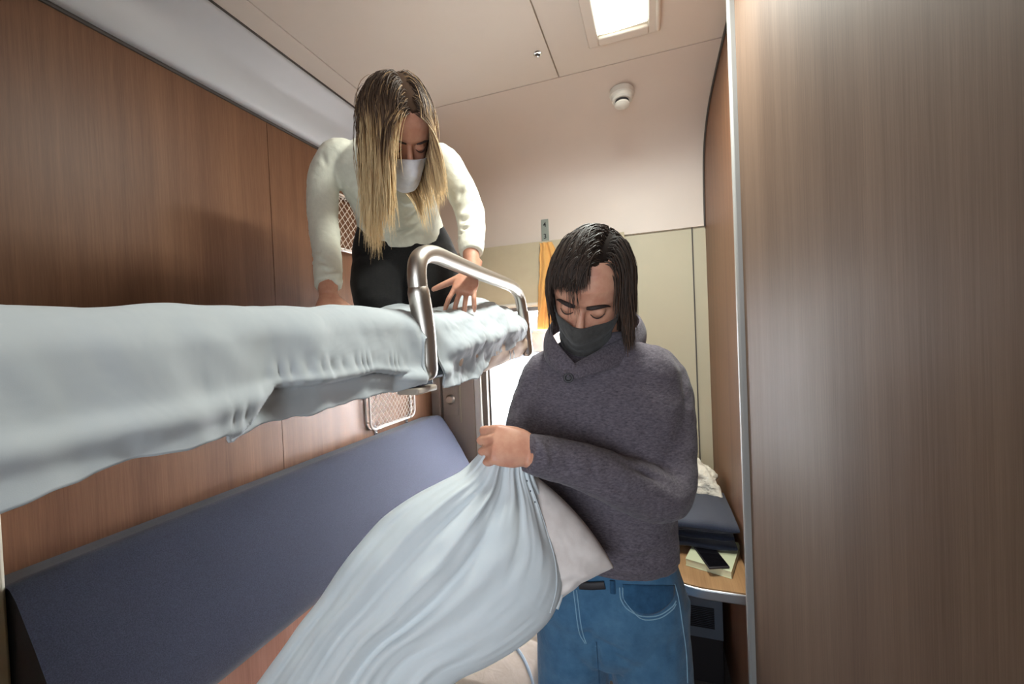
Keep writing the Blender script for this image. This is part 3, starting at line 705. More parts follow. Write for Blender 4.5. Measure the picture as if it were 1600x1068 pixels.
def head_parts(k=1.0):
    mb = MB(); zs = [a[0] for a in cr([(h[0],) for h in HP], 4)]
    rings = []
    for z in zs:
        R = []
        for i in range(56):
            p = hpt(2*PI*i/56, z)
            for sx in (-1, 1):
                q = ((p.x-sx*.031)/.017)**2+((p.z-.002)/.013)**2
                if p.y > 0: p.y -= .013*math.exp(-q)
                q = ((p.x-sx*.046)/.020)**2+((p.z+.030)/.018)**2
                if p.y > 0: p.y += .004*math.exp(-q)
                q = ((p.x-sx*.028)/.022)**2+((p.z-.020)/.007)**2
                if p.y > 0: p.y += .004*math.exp(-q)
            R.append(p)
        rings.append(R)
    mb.add(loft(rings))
    mb.add(tube([Vector((0, .080, .012)), Vector((0, .088, 0)), Vector((0, .099, -.020)), Vector((0, .108, -.038)), Vector((0, .104, -.046))], [.008, .0075, .0085, .0105, .008], 16, k=3, round_end=True))
    for s in (-1, 1):
        mb.add(ellipsoid((s*.012, .096, -.043), .0085, .011, .008)); mb.add(ellipsoid((s*.031, .0735, 0), .0155, .0135, .0125))
        mb.add(ellipsoid((s*.079, -.012, -.012), .007, .017, .031, n=16, m=12)); mb.add(ellipsoid((s*.084, -.018, 0), .004, .014, .016))
    mb.add(ellipsoid((0, .089, -.071), .024, .008, .0055)); mb.add(ellipsoid((0, .088, -.080), .020, .008, .0065))
    return mb
def xf(mb, M): mb.v = [M @ p for p in mb.v]; return mb
def head_matrix(pos, yaw, pitch, roll, s=1.0):
    """pos = between the ears; yaw turns the face to the right of the picture, pitch downwards"""
    b = Vector((-_F.x, -_F.y, 0)).normalized(); r = Vector((_F.y, -_F.x, 0)).normalized()
    f = b*math.cos(yaw)+r*math.sin(yaw); f = (f*math.cos(pitch)-Vector((0, 0, 1))*math.sin(pitch)).normalized()
    x = f.cross(Vector((0, 0, 1))).normalized(); u = x.cross(f)
    q = Matrix.Rotation(roll, 3, f); x = q @ x; u = q @ u
    m = Matrix((x*s, f*s, u*s)).transposed().to_4x4(); m.translation = pos; return m
def face_mask(M, mat, parent, zt, zb, pouch=.012, phimax=1.25, flat=0, creases=()):
    def fn(u, v):
        phi = (u*2-1)*phimax; a = abs(u*2-1)
        top = zt[0]+(zt[1]-zt[0])*smooth01(a*1.25); bot = zb[0]+(zb[1]-zb[0])*smooth01(a)
        z = top+(bot-top)*v
        p = hpt(phi, max(z, -.074), .004+.002*(1-a)); p.z = z
        tt = lerp_tab([(-.135, -.012), (-.12, .000), (-.10, .012), (-.07, .022), (-.045, .034), (-.03, .028), (-.008, .012)], z)
        p.y += tt*pouch*math.exp(-(p.x/.030)**2)+(min(0, tt)*.8)*(1-math.exp(-(p.x/.030)**2))+.0012*nz(phi*6, z*60)
        for cz, amp in creases: p.y += amp*math.exp(-((z-cz-.012*a)/.004)**2)
        return M @ p
    o = MB().add(grid(fn, 60, 34)).build('face_mask', mat, parent, angle=None); solid(o, .0022, 1); return o, fn
def arc_tube(M, pts, rad, name, mat, parent, k=5, n=8): return MB().add(tube([M @ Vector(p) for p in pts], rad, n, k=k)).build(name, mat, parent)
def hand(wr, D, N, S, sc, curl, spread=(6, 2, -3, -9), thumb=None, lens=(.93, 1, .94, .76), base=.088):
    D = D.normalized(); N = (N-D*N.dot(D)).normalized(); S = (S-D*S.dot(D)-N*S.dot(N)).normalized(); mb = MB()
    pr = [(-.05, .027, .021), (-.02, .026, .019), (0, .0265, .018), (.02, .030, .0175), (.045, .039, .0165), (.07, .041, .0145), (.085, .040, .0125), (.094, .036, .010)]
    mb.add(loft([ring(wr+D*(a*sc)+S*(.001*sc), S*w*sc, N*h*sc, 24, 2.5) for a, w, h in pr]))
    for i, off in enumerate((.0305, .0105, -.010, -.0295)):
        b = wr+(D*(base-(0, -.003, 0, .007)[i])+S*off+N*.001)*sc
        sp = math.radians(spread[i]); d0 = D*math.cos(sp)+S*math.sin(sp); ang = 0; P = [b-d0*.02*sc, b]; R = [.0088*sc, .0094*sc]
        for c, L, r in zip(curl[i], (.043, .027, .021), (.0082, .0078, .0064)):
            ang += math.radians(c); d = d0*math.cos(ang)-N*math.sin(ang)
            P.append(P[-1]+d*L*.5*lens[i]*sc); R.append((r+.0003)*sc); P.append(P[-1]+d*L*.5*lens[i]*sc); R.append(r*sc*(1.05 if L > .025 else .9))
        mb.add(tube(P, R, 12, k=2, round_end=True))
    t = thumb or ((.75, .65, -.15), (.9, .42, -.25), (.95, .2, -.3)); P = [wr+(D*.012+S*.016)*sc, wr+(D*.032+S*.029-N*.003)*sc]; R = [.013*sc, .0135*sc]
    for (a, b, c), L, r in zip(t, (.038, .030, .024), (.0118, .0102, .0082)):
        d = (D*a+S*b+N*c).normalized(); P.append(P[-1]+d*L*sc); R.append(r*sc)
    mb.add(tube(P, R, 14, k=4, round_end=True)); return mb
def strands(M, roots, comb, length, rad, grav, mat, parent, stop=None, seed=1, name='hair', step=.011, coll=((0, -.006, .012), (.083, .106, .110)), lift=.004, side=4, wave=.0, stiff=.72, tip=.25, floorfn=None, tone=None):
    rnd = random.Random(seed); c0, rad3 = Vector(coll[0]), coll[1]; vs, fs, cols = [], [], []; Mi = M.inverted(); G = (Mi.to_3x3() @ Vector((0, 0, -1))).normalized()
    for rt in roots:
        L = length(rt, rnd); n = max(4, int(L/step)); p = Vector(rt); d = comb(rt, rnd).normalized(); pts = [p.copy()]; lv = 1+rnd.random()*lift/.08; ph = rnd.random()*9
        g = G+Vector([rnd.gauss(0, .035) for _ in range(3)])
        for i in range(n):
            w = stiff if i > 1 else .9
            d = (d*w+g*(grav*(1-w)*3)).normalized()
            q = Vector(((p.x-c0.x)/rad3[0], (p.y-c0.y)/rad3[1], (p.z-c0.z)/rad3[2]))
            if q.length < lv*1.07:                # lies along the scalp until it can hang free
                nn = Vector((q.x/rad3[0], q.y/rad3[1], q.z/rad3[2])).normalized(); dn = d.dot(nn); lim = max(0, g.dot(nn)-.15)
                if dn > lim: d = (d-nn*(dn-lim)).normalized()
            p = p+d*step
            q = Vector(((p.x-c0.x)/rad3[0], (p.y-c0.y)/rad3[1], (p.z-c0.z)/rad3[2])); l = q.length
            if l > lv*1.04 and i < 13 and q.z > -.2 and g.dot(Vector((q.x/rad3[0], q.y/rad3[1], q.z/rad3[2])).normalized()) < .2: q = q*(lv*1.04/l); l = 1; p = Vector((q.x*rad3[0]+c0.x, q.y*rad3[1]+c0.y, q.z*rad3[2]+c0.z)); q = q*.9999; l = lv
            if l < lv: q = q*(lv/l); p = Vector((q.x*rad3[0]+c0.x, q.y*rad3[1]+c0.y, q.z*rad3[2]+c0.z)); d = (p-pts[-1]).normalized()
            if floorfn: p = floorfn(p)
            if wave: p = p+Vector((math.sin(i*.35+ph), math.cos(i*.31+ph*2), 0))*wave
            if stop and stop(p, rnd): break
            pts.append(p.copy())
        if len(pts) < 4: continue
        r0 = rad*(.6+.8*rnd.random()); base = len(vs); sh = rnd.random(); m = len(pts); N = Vector((.3, .2, 1))
        for i, q in enumerate(pts):
            t = i/(m-1); T = (pts[min(i+1, m-1)]-pts[max(0, i-1)]).normalized(); A = (N-T*N.dot(T))
            A = A.normalized() if A.length > 1e-5 else Vector((1, 0, 0)); B = T.cross(A); N = A
            r = r0*(min(1, .5+t*5))*(1 if t < 1-tip else max(.12, (1-t)/tip)**.8)
            for k in range(side): a = 2*PI*k/side; vs.append(M @ (q+A*r*math.cos(a)+B*r*math.sin(a)))
            tn = tone(rt, i*step, t, sh) if tone else .5*sh
            cols += [tn]*side
        for i in range(m-1):
            for k in range(side): k2 = (k+1) % side; fs.append((base+i*side+k, base+i*side+k2, base+(i+1)*side+k2, base+(i+1)*side+k))
    me = bpy.data.meshes.new(name); me.from_pydata([tuple(v) for v in vs], [], fs); me.update()
    ca = me.color_attributes.new('shade', 'FLOAT_COLOR', 'POINT'); a = np.ones((len(vs), 4), np.float32); a[:, :3] = np.array(cols, np.float32)[:, None]; ca.data.foreach_set('color', a.ravel())
    return keep(link(name, me, mat, parent, True))
def scalp_roots(n, ok, seed, coll=((0, -.006, .012), (.083, .106, .110))):
    rnd = random.Random(seed); out = []; c, r = coll
    while len(out) < n:
        v = Vector([rnd.gauss(0, 1) for _ in range(3)]).normalized(); p = Vector((c[0]+v.x*r[0], c[1]+v.y*r[1], c[2]+v.z*r[2]))
        if ok(p): out.append(p)
    return out
def person(label, loc):
    return empty('person', label, 'person', loc)

# ------------------------------------------------------------------ the man
man = person('man standing in a dark grey shawl-collar sweater, blue jeans and a dark face mask', W(950, 1000, 1.05)*1)
man.location.z = 0
MH = head_matrix(W(922, 451, .965), math.radians(-27), math.radians(38), math.radians(-14), 1.07)
def up(p): return Vector(p)
tb_yaw = math.radians(-18); bk3 = Vector((-_F.x, -_F.y, 0)).normalized(); rt3 = Vector((_F.y, -_F.x, 0)).normalized()
mf = bk3*math.cos(tb_yaw)+rt3*math.sin(tb_yaw); me_ = Vector((-mf.y, mf.x, 0)); me_ = me_ if me_.dot(rt3) > 0 else -me_     # forward, his left
Zv = Vector((0, 0, 1))
TS = [(934, 518, 1.04, .058, .056), (936, 534, 1.04, .100, .070), (937, 548, 1.04, .148, .086), (937, 572, 1.04, .184, .102), (936, 600, 1.04, .194, .114), (936, 640, 1.04, .200, .124), (935, 700, 1.04, .195, .130), (936, 750, 1.04, .184, .128), (941, 800, 1.04, .176, .124), (944, 838, 1.04, .176, .122), (945, 857, 1.04, .173, .120), (945, 866, 1.04, .166, .114)]
def torso(S, f, s, grow=0, p=2.5, n=48, k=4):
    out = []
    for x, y, d, a, b in cr(S, k): out.append(ring(W(x, y, d), s*(a+grow), f*(b+grow), n, p))
    return loft(out)
LA = [(980, 590, 1.05), (1015, 572, 1.035), (1042, 615, 1.015), (1046, 715, .96), (1038, 772, .905), (985, 757, .865), (915, 730, .83), (862, 715, .815), (824, 707, .795)]
LR = [.05, .056, .061, .060, .058, .055, .047, .041, .039]
RA = [(885, 592, 1.05), (852, 580, 1.055), (831, 640, 1.06), (824, 715, 1.03), (842, 775, .97), (850, 830, .92)]
RR = [.05, .054, .058, .055, .05, .042]
mb = MB(); mb.add(torso(TS, mf, me_))
mb.add(tube([W(*a) for a in LA], LR, 24, k=5, round_end=False)); mb.add(tube([W(*a) for a in RA], RR, 24, k=5, round_end=True))
LAp = [W(*a) for a in LA]
def man_fold(P, N):
    d = .006*vnoise(P, (11, 11, 16), 2)+.002*vnoise(P, (40, 40, 40), 8)
    c = lambda pts, w, dep: crease(P, [W(*q) for q in pts], w, dep*1.35)
    d += c([(968, 800, .87), (976, 700, .93), (985, 640, .96), (1000, 590, .96)], .009, -.012)          # arm / body line
    d += c([(1050, 770, .86), (1010, 735, .83), (975, 715, .81)], .010, -.009)+c([(1065, 740, .88), (1020, 712, .86), (985, 690, .85)], .010, -.008)+c([(1072, 700, .91), (1035, 690, .89), (1000, 672, .89)], .009, -.006)
    d += c([(1045, 795, .86), (1000, 775, .82), (950, 755, .79)], .010, -.007)+c([(1030, 805, .87), (985, 790, .84), (930, 770, .80)], .008, .005)
    d += c([(930, 740, .78), (925, 715, .78), (915, 690, .79)], .008, -.005)+c([(890, 735, .775), (884, 712, .77), (880, 688, .78)], .007, -.004)+c([(855, 735, .77), (850, 710, .77), (848, 685, .77)], .008, .004)
    for k in range(5): d += c([(870+k*9, 640+k*14, .92), (915+k*6, 670+k*12, .90), (960, 690+k*9, .91)], .012, (-.005, .004, -.005, .004, -.003)[k])
    for k in range(4): d += c([(1062, 820+k*22, .96), (1010, 835+k*18, .915), (950, 850+k*10, .91)], .014, (-.007, .006, -.006, .004)[k])
    d += c([(1066, 570, 1.0), (1046, 560, 1.0), (1022, 556, 1.01), (1000, 575, .99), (988, 620, .96), (982, 680, .93)], .004, -.004)
    d += c([(838, 585, 1.0), (832, 620, .98), (836, 660, .96)], .008, -.006)
    # ribbed hem and cuff
    hz = W(948, 852, 1.04).z; m = (P[:, 2] < hz) ; d[m] -= .004
    cu = np.array(W(824, 707, .795)); e = np.linalg.norm(P-cu, axis=1); m = e < .055; d[m] -= .002
    return d
sw = fused(mb, .0052, 5, .5, man_fold)
link('sweater', sw, MT['sweater'], man); keep(bpy.data.objects['sweater'])
# collar: a folded shawl band wrapping the neck and crossing on the chest
def band(path, w, mat, name, thick=.006, parent=None, bulge=.01, k=6):
    q = cr(path, k); pts = [Vector(a[:3]) for a in q]; out = [Vector(a[3:6]).normalized() for a in q]; ww = [a[6] for a in q]; ax = Vector((0, 0, 0))
    def fn(u, v):
        i = u*(len(pts)-1); a = min(int(i), len(pts)-2); t = i-a; p = pts[a]*(1-t)+pts[a+1]*t; o_ = (out[a]*(1-t)+out[a+1]*t).normalized(); W_ = ww[a]*(1-t)+ww[a+1]*t
        T = (pts[a+1]-pts[a]).normalized(); S = T.cross(o_).normalized()
        return p+S*((v-.5)*W_)+o_*(bulge*math.sin(v*PI)-.001)
    o = MB().add(grid(fn, len(pts)*2, 12)).build(name, mat, parent, angle=None); solid(o, thick, 0); subd(o, 1); return o
cc = W(932, 535, 1.02)
def C7(x, y, d, w, ox=0, oy=0): 
    p = W(x, y, d); o_ = (p-cc); o_.z = abs(o_.z)*.3+.02; o_ = o_.normalized()+mf*.25; return tuple(p)+tuple(o_)+(w,)
# right side of the picture runs over the left one
band([C7(886, 500, 1.11, .05), C7(869, 508, 1.075, .055), C7(858, 526, 1.02, .05), C7(860, 546, .955, .054), C7(877, 566, .915, .044), C7(896, 581, .900, .030)], 0, MT['collar'], 'collar', parent=man)
band([C7(885, 508, 1.13, .05), C7(935, 498, 1.155, .05), C7(985, 501, 1.12, .055), C7(1003, 519, 1.045, .060), C7(986, 542, .975, .058), C7(948, 560, .928, .050), C7(914, 574, .905, .038), C7(886, 585, .897, .026)], 0, MT['collar'], 'collar', parent=man)
pkt = [W(868, 598, .905), W(866, 632, .905)]
bt = W(888, 590, .888); bn = (CAM-bt).normalized()
Mb = Matrix.Translation(bt) @ Vector((0, 0, 1)).rotation_difference(bn).to_matrix().to_4x4()
btn = MB().add(lathe([(.001, .001), (.004, .001), (.0052, .003), (.0075, .003), (.0082, .0), (.007, -.003), (.001, -.003)], 24, Mb @ Matrix.Scale(1.35, 4))).build('button', MT['dark'], man, angle=30)
mb = MB()
for a, b in ((-.0016, -.0016), (.0016, .0016), (-.0016, .0016), (.0016, -.0016)): mb.add(ellipsoid(Mb @ Vector((a, b, .0015)), .0009, .0009, .0009, n=8, m=6))
mb.add(tube([Mb @ Vector((-.002, -.002, .0018)), Mb @ Vector((.002, .002, .0018))], .0006, 5)); mb.build('button_thread', MT['collar'], btn)
# body: one continuous figure under the clothes
mb = xf(head_parts(), MH)
nk = MH @ Vector((0, -.035, -.055)); mb.add(tube([MH @ Vector((0, -.03, -.03)), nk, W(934, 530, 1.06)], [.055, .056, .062], 24, k=3))
mb.add(torso([(x, y, d, a*.86, b*.86) for x, y, d, a, b in TS], mf, me_))
mb.add(tube([W(*a) for a in LA], [r*.72 for r in LR[:6]]+[.034, .030, .028], 20, k=4)); mb.add(tube([W(*a) for a in RA], [.04, .04, .042, .04, .036, .03], 20, k=4, round_end=True))
PC = W(950, 900, 1.05); hipz = PC.z
def leg_pts(side):   # side +1 = his left (right in the picture)
    h = PC+me_*side*.088; return [h+Zv*.0, h-Zv*.12, h-Zv*.28+me_*side*.012, Vector((h.x, h.y, .50))+me_*side*.02, Vector((h.x, h.y, .30))+me_*side*.025-mf*.015, Vector((h.x, h.y, .10))+me_*side*.03-mf*.02]
for s in (1, -1):
    L = leg_pts(s); mb.add(tube(L, [.092, .085, .072, .052, .05, .036], 20, k=4, ref=mf))
    a = L[-1]; mb.add(tube([a+Zv*.02-mf*.03, a-Zv*.045+mf*.02, a-Zv*.065+mf*.12, a-Zv*.07+mf*.17], [.036, (.036, .034), (.042, .024), (.03, .018)], 20, k=3, round_end=True))
mb.add(torso([(947, 850, 1.04, .15, .10), (949, 890, 1.05, .165, .11), (950, 930, 1.05, .165, .11)], mf, me_, k=3))
wrL = W(840, 708, .805); Dh = W(766, 692, .79)-wrL
cl4 = [(52, 75, 45), (58, 80, 45), (62, 82, 45), (66, 84, 45)]
mb.add(hand(wrL, Dh, (CAM-wrL)+_u*.25, _u, .98, cl4, spread=(3, 1, -1, -3), thumb=((.72, .28, -.62), (.62, -.1, -.75), (.4, -.45, -.75))))
wrR = W(856, 838, .90); mb.add(hand(wrR, W(800, 850, .86)-wrR, _u+(CAM-wrR)*.2, (CAM-wrR).normalized()-_u*.2, .98, [(25, 30, 20)]*4))
bme = fused(mb, .0033, 4, .5)
link('body', bme, MT['skin'], man); keep(bpy.data.objects['body'])
# jeans
def jeans_fold(P, N):
    d = .003*vnoise(P, (14, 14, 10), 4)+.0015*vnoise(P, (50, 50, 30), 1); c = lambda pts, w, dep: crease(P, [W(*q) for q in pts], w, dep)
    d += c([(925, 985, .95), (905, 1000, .95), (870, 1010, .96)], .008, -.007)+c([(930, 995, .95), (960, 1010, .94), (1000, 1012, .94)], .008, -.006)+c([(925, 1000, .95), (900, 1030, .96), (870, 1045, .97)], .008, -.005)
    d += c([(935, 1010, .94), (985, 1035, .94), (1030, 1040, .96)], .010, -.005)+c([(928, 990, .95), (932, 1030, .96), (936, 1080, .97)], .010, -.012)
    d += c([(970, 918, .93), (975, 950, .925), (1005, 972, .935), (1040, 962, .96), (1058, 935, .99)], .005, -.006)
    return d
mb = MB(); mb.add(torso([(947, 852, 1.045, .158, .108), (948, 872, 1.045, .168, .114), (950, 900, 1.05, .180, .120), (951, 930, 1.05, .186, .122), (952, 952, 1.05, .180, .116), (952, 985, 1.05, .155, .105), (952, 1010, 1.05, .10, .085)], mf, me_, k=4))
for s in (1, -1):
    L = leg_pts(s); mb.add(tube([L[0]-Zv*.03]+L[1:], [.104, .102, .094, .078, .070, .064], 28, k=5, ref=mf))
jm = fused(mb, .0048, 6, .5, jeans_fold); jo = keep(link('jeans', jm, MT['denim'], man))
pj = projector(jo)
def seam(pts, r, name, mat, parent, pr, off=.0008, k=5):
    q = cr(pts, k); return MB().add(tube([pr(a[0], a[1], off) for a in q], r, 6)).build(name, mat, parent)
for dx in (0, 5): seam([(968+dx, 917), (970+dx, 935), (982+dx, 952), (1004, 962+dx*.9), (1030, 960+dx), (1050, 947+dx), (1056, 938+dx)], .0013, 'pocket_seam', MT['stitch'], jo, pj)
for dx in (0, 5): seam([(896+dx, 921), (899+dx, 945), (902+dx, 970), (906+dx, 990), (914+dx*.4, 1004)], .0012, 'fly_seam', MT['stitch'], jo, pj)
seam([(1054, 912), (1060, 935), (1066, 975), (1072, 1020), (1074, 1066)], .0012, 'side_seam', MT['stitch'], jo, pj)
seam([(932, 1002), (934, 1030), (936, 1066)], .0012, 'inner_seam', MT['denim2'], jo, pj)
# pocket bag showing darker inside the curved pocket mouth
def pbag(u, v):
    top = 912+2*u; x = 973+(1054-973)*u; bot = 926+34*math.sin(min(1, max(0, u*.95+.05))*PI)**.6; return pj(x, top+(bot-top)*v, .0012)
solid(MB().add(grid(pbag, 24, 12)).build('pocket_bag', MT['denim2'], jo, angle=None), .001)
MB().add(tube([pj(957, 906, .003), pj(958, 926, .003)], (lambda a: [(.006, .0025), (.006, .0025)])(0), 10, ref=mf)).build('belt_loop', MT['denim2'], jo)
hb = [pj(905, 913, .004), pj(925, 914, .004), pj(945, 913, .004)]
MB().add(tube(hb, [(.003, .009)]*3, 12, ref=Zv)).build('belt', MT['dark'], man)
# mask, brows, lids
mo, mfn = face_mask(MH, MT['mask'], man, (-.020, -.030), (-.134, -.105), pouch=1.0, creases=((-.060, .0015), (-.074, -.0025), (-.110, .0015)))
for s in (-1, 1):
    arc_tube(MH, [(s*.063, .062, -.028), (s*.074, .03, -.014), (s*.083, -.012, .008)], .0012, 'ear_loop', MT['mask'], mo)
    arc_tube(MH, [(s*.012, .0965, .019), (s*.022, .0985, .0225), (s*.036, .094, .0245), (s*.048, .083, .021), (s*.055, .075, .015)], [(.0022, .0036), (.0026, .0048), (.0024, .0044), (.002, .003), (.001, .0012)], 'eyebrow', MT['brow'], man)
    arc_tube(MH, [(s*.018, .0855, -.0035), (s*.025, .0885, -.0072), (s*.033, .0885, -.0085), (s*.040, .085, -.0065), (s*.0455, .079, -.002)], [.0007, .0012, .0014, .0012, .0007], 'eyelashes', MT['brow'], man)
# hair
PARTX = -.030
def okm(p):
    a = math.degrees(math.atan2(abs(p.x), p.y))      # 0 front, 180 back
    if p.x < 0 and 12 < a < 58: return p.z > .093
    if a < 48: return p.z > .080
    if a < 70: return p.z > .045
    if a < 100: return p.z > -.015
    return p.z > -.075
def combm(p, r):
    j = lambda s: r.gauss(0, s)
    if p.z > .04 and p.y > -.05:
        if p.x > PARTX: return Vector((1.0, (.25 if p.y < .05 else -.15)+j(.1), j(.06)))
        return Vector((-1, -.12+j(.12), -.2+j(.1)))
    sx = 1 if p.x > 0 else -1
    if p.y > -.05: return Vector((sx*.3, -.2+j(.1), -1+j(.1)))
    return Vector((sx*.15+j(.15), -.3, -1))
def lenm(p, r):
    a = math.degrees(math.atan2(abs(p.x), p.y))
    if p.z > .04 and p.x > PARTX and p.y > -.05: return (.060+.04*r.random()+max(0, .05-p.y)*.55)+max(0, -p.x)*.8
    if a < 70: return .10+.04*r.random()
    return .125+.04*r.random() if p.z > .03 else .10+.03*r.random()
def stopm(p, r):          # the swept fringe is cut short above the brows
    return p.y > .045 and p.z < (.058-.34*max(0, p.x) if p.x > -.02 else .05)+.016*r.random()**2-.012*r.random()**6 and -.045 < p.x < .066
tonem = lambda rt, l, t, sh: min(1, max(0, .25+.5*(sh-.5)+.35*t*(1 if rt.x < -.03 else .4)))
hs = strands(MH, scalp_roots(5200, okm, 3), combm, lenm, .00125, 1.0, MT['hair_m'], man, seed=4, lift=.011, wave=.0004, tone=tonem, stiff=.86, stop=stopm)
strands(MH, scalp_roots(420, okm, 9), combm, lambda p, r: lenm(p, r)*1.08, .0006, .9, MT['hair_m'], hs, seed=8, name='loose_strands', lift=.012, wave=.0012, tone=tonem, stiff=.88, stop=stopm)
fr = [Vector((.005+.02*random.random(), .086, .082)) for _ in range(16)]
strands(MH, fr, lambda p, r: Vector((.25+r.gauss(0, .25), .6, -.5)), lambda p, r: .05+.04*r.random(), .0006, 1.0, MT['hair_m'], hs, seed=18, name='fringe', lift=.03, wave=.0008, tone=tonem, stiff=.8)
# scalp cap, so no skin shows between the strands
def cap(M, ok, mat, parent, tone, coll=((0, -.006, .012), (.083, .106, .110)), k=1.0):
    c, r = coll; mb = MB(); bm = bmesh.new(); bmesh.ops.create_icosphere(bm, subdivisions=5, radius=1)
    for v in bm.verts: v.co = Vector((c[0]+v.co.x*r[0]*k, c[1]+v.co.y*r[1]*k, c[2]+v.co.z*r[2]*k))
    bmesh.ops.delete(bm, geom=[v for v in bm.verts if not ok(v.co)], context='VERTS')
    for v in bm.verts: v.co = M @ v.co
    me = bpy.data.meshes.new('scalp_hair'); bm.to_mesh(me); bm.free()
    ca = me.color_attributes.new('shade', 'FLOAT_COLOR', 'POINT'); a = np.ones((len(me.vertices), 4), np.float32); a[:, :3] = tone; ca.data.foreach_set('color', a.ravel())
    o = keep(link('scalp_hair', me, mat, parent)); solid(o, .004, 1); return o
cap(MH, okm, MT['scalp_m'], hs, .15, k=.995)

# ------------------------------------------------------------------ the woman
wo = person('long-haired woman in a cream top and black trousers kneeling on the upper bunk', W(640, 450, 1.5)); wo.location.z = 1.68
WH = head_matrix(W(620, 203, 1.09), math.radians(44), math.radians(50), math.radians(16), 1.03)
WS = [(612, 212, 1.30, .055, .055), (610, 222, 1.315, .10, .075), (607, 236, 1.335, .150, .09), (606, 258, 1.36, .180, .105), (610, 288, 1.40, .165, .112), (618, 320, 1.45, .148, .108), (626, 348, 1.50, .150, .106), (630, 366, 1.525, .155, .108)]
sR, sL = W(527, 244, 1.31), W(692, 252, 1.39)
ws = (sL-sR); ws.z = 0; ws.normalize()
wax = (W(606, 250, 1.35)-W(632, 380, 1.55)).normalized(); wf = ws.cross(wax).normalized(); wf = wf if wf.dot(CAM-sR) > 0 else -wf
RAW = [(570, 258, 1.34), (529, 240, 1.31), (508, 275, 1.31), (504, 330, 1.30), (509, 375, 1.25), (513, 420, 1.18), (513, 447, 1.15)]
RRW = [.045, .047, .049, .046, .042, .039, .036]
LAW = [(645, 262, 1.37), (688, 248, 1.385), (714, 285, 1.39), (733, 328, 1.39), (737, 358, 1.35), (736, 384, 1.31), (736, 396, 1.295)]
LRW = [.045, .049, .052, .050, .045, .040, .037]
mb = MB(); mb.add(torso(WS, wf, ws, p=2.3)); mb.add(tube([W(*a) for a in RAW], RRW, 24, k=5)); mb.add(tube([W(*a) for a in LAW], LRW, 24, k=5))
for s in (-1, 1): mb.add(ellipsoid(W(608+s*34, 290, 1.33), .06, .055, .065))
def wo_fold(P, N):
    d = .003*vnoise(P, (16, 16, 16), 3)+.0012*vnoise(P, (45, 45, 60), 8); c = lambda pts, w, dep: crease(P, [W(*q) for q in pts], w, dep*1.6)
    rnd = random.Random(5)
    for k in range(9):
        y = 352+k*5; d += c([(700+k*2, y-8, 1.33), (728, y, 1.30), (758, y+rnd.uniform(-6, 2), 1.33)], .005, -.005 if k % 2 else .003)
        y = 385+k*7; d += c([(485, y-3, 1.2), (512, y+4, 1.13), (541, y+rnd.uniform(-8, 4), 1.18)], .005, -.004 if k % 2 else .003)
    for q in (([(692, 318, 1.38), (712, 308, 1.34), (738, 285, 1.36)]), ([(690, 322, 1.38), (720, 325, 1.33), (750, 310, 1.36)]), ([(694, 330, 1.38), (722, 342, 1.32), (754, 335, 1.35)]), ([(540, 300, 1.28), (520, 280, 1.25), (502, 240, 1.26)]), ([(660, 300, 1.34), (680, 318, 1.36), (690, 330, 1.38)]), ([(640, 350, 1.40), (665, 335, 1.38), (685, 318, 1.38)]), ([(600, 352, 1.41), (640, 340, 1.39), (672, 318, 1.37)]), ([(598, 368, 1.43), (640, 360, 1.41), (680, 336, 1.40)])):
        d += c(q, .009, -.007)
    d += c([(498, 238, 1.26), (512, 250, 1.24), (530, 275, 1.25), (540, 300, 1.28)], .005, .004)
    return d
tp = fused(mb, .0052, 4, .5, wo_fold); keep(link('top', tp, MT['top'], wo))
# trousers
mb = MB(); mb.add(torso([(625, 340, 1.485, .135, .095), (630, 362, 1.52, .162, .108), (634, 392, 1.56, .188, .122), (636, 415, 1.58, .190, .125), (637, 440, 1.57, .17, .12), (637, 460, 1.55, .12, .10)], wf*.6+bk3*.4, ws, p=2.3, k=4))
kn = []
for s, hx, kx in ((1, 676, 684), (-1, 596, 592)):
    h, k_ = W(hx, 408, 1.57), W(kx, 470, 1.47); k_.z = 1.745; kn.append(k_)
    f_ = k_+Vector((-.05, .40, -.005)); mb.add(tube([h, (h+k_)/2+Vector((0, -.01, 0)), k_], [.100, .098, .088], 24, k=4, round_end=True)); mb.add(tube([k_, (k_+f_)/2, f_], [.062, .058, .045], 20, k=3, round_end=True))
tr = fused(mb, .006, 5, .5, lambda P, N: .004*vnoise(P, (15, 15, 15), 6)); keep(link('trousers', tr, MT['trousers'], wo))
# body
mb = xf(head_parts(), WH); mb.add(tube([WH @ Vector((0, -.03, -.03)), WH @ Vector((0, -.045, -.075)), W(611, 228, 1.31)], [.045, .046, .052], 20, k=3))
mb.add(torso([(x, y, d, a*.85, b*.85) for x, y, d, a, b in WS]+[(634, 380, 1.55, .10, .06)], wf, ws, p=2.3))
mb.add(tube([W(*a) for a in RAW]+[W(513, 462, 1.135)], [.034, .036, .038, .036, .033, .028, .0255, .024], 18, k=4)); mb.add(tube([W(*a) for a in LAW]+[W(736, 424, 1.275)], [.034, .036, .038, .036, .032, .028, .026, .024], 18, k=4))
for k_, h in zip(kn, (W(676, 408, 1.57), W(596, 408, 1.57))):
    f_ = k_+Vector((-.05, .40, -.005)); mb.add(tube([h, k_, f_+Vector((0, .05, -.01)), f_+Vector((0, .14, -.02))], [.07, .05, .03, .022], 16, k=3, round_end=True))
wl_ = W(736, 424, 1.275); Dw = W(721, 470, 1.215)-wl_; Dw.z *= .9
mb.add(hand(wl_, Dw, (CAM-wl_).normalized()*.8+Zv*.75, -_r, .95, [(12, 22, 18), (14, 24, 18), (14, 24, 18), (12, 24, 20)], spread=(12, 3, -6, -16), thumb=((.6, .75, -.15), (.55, .8, -.2), (.5, .8, -.25)), base=.083))
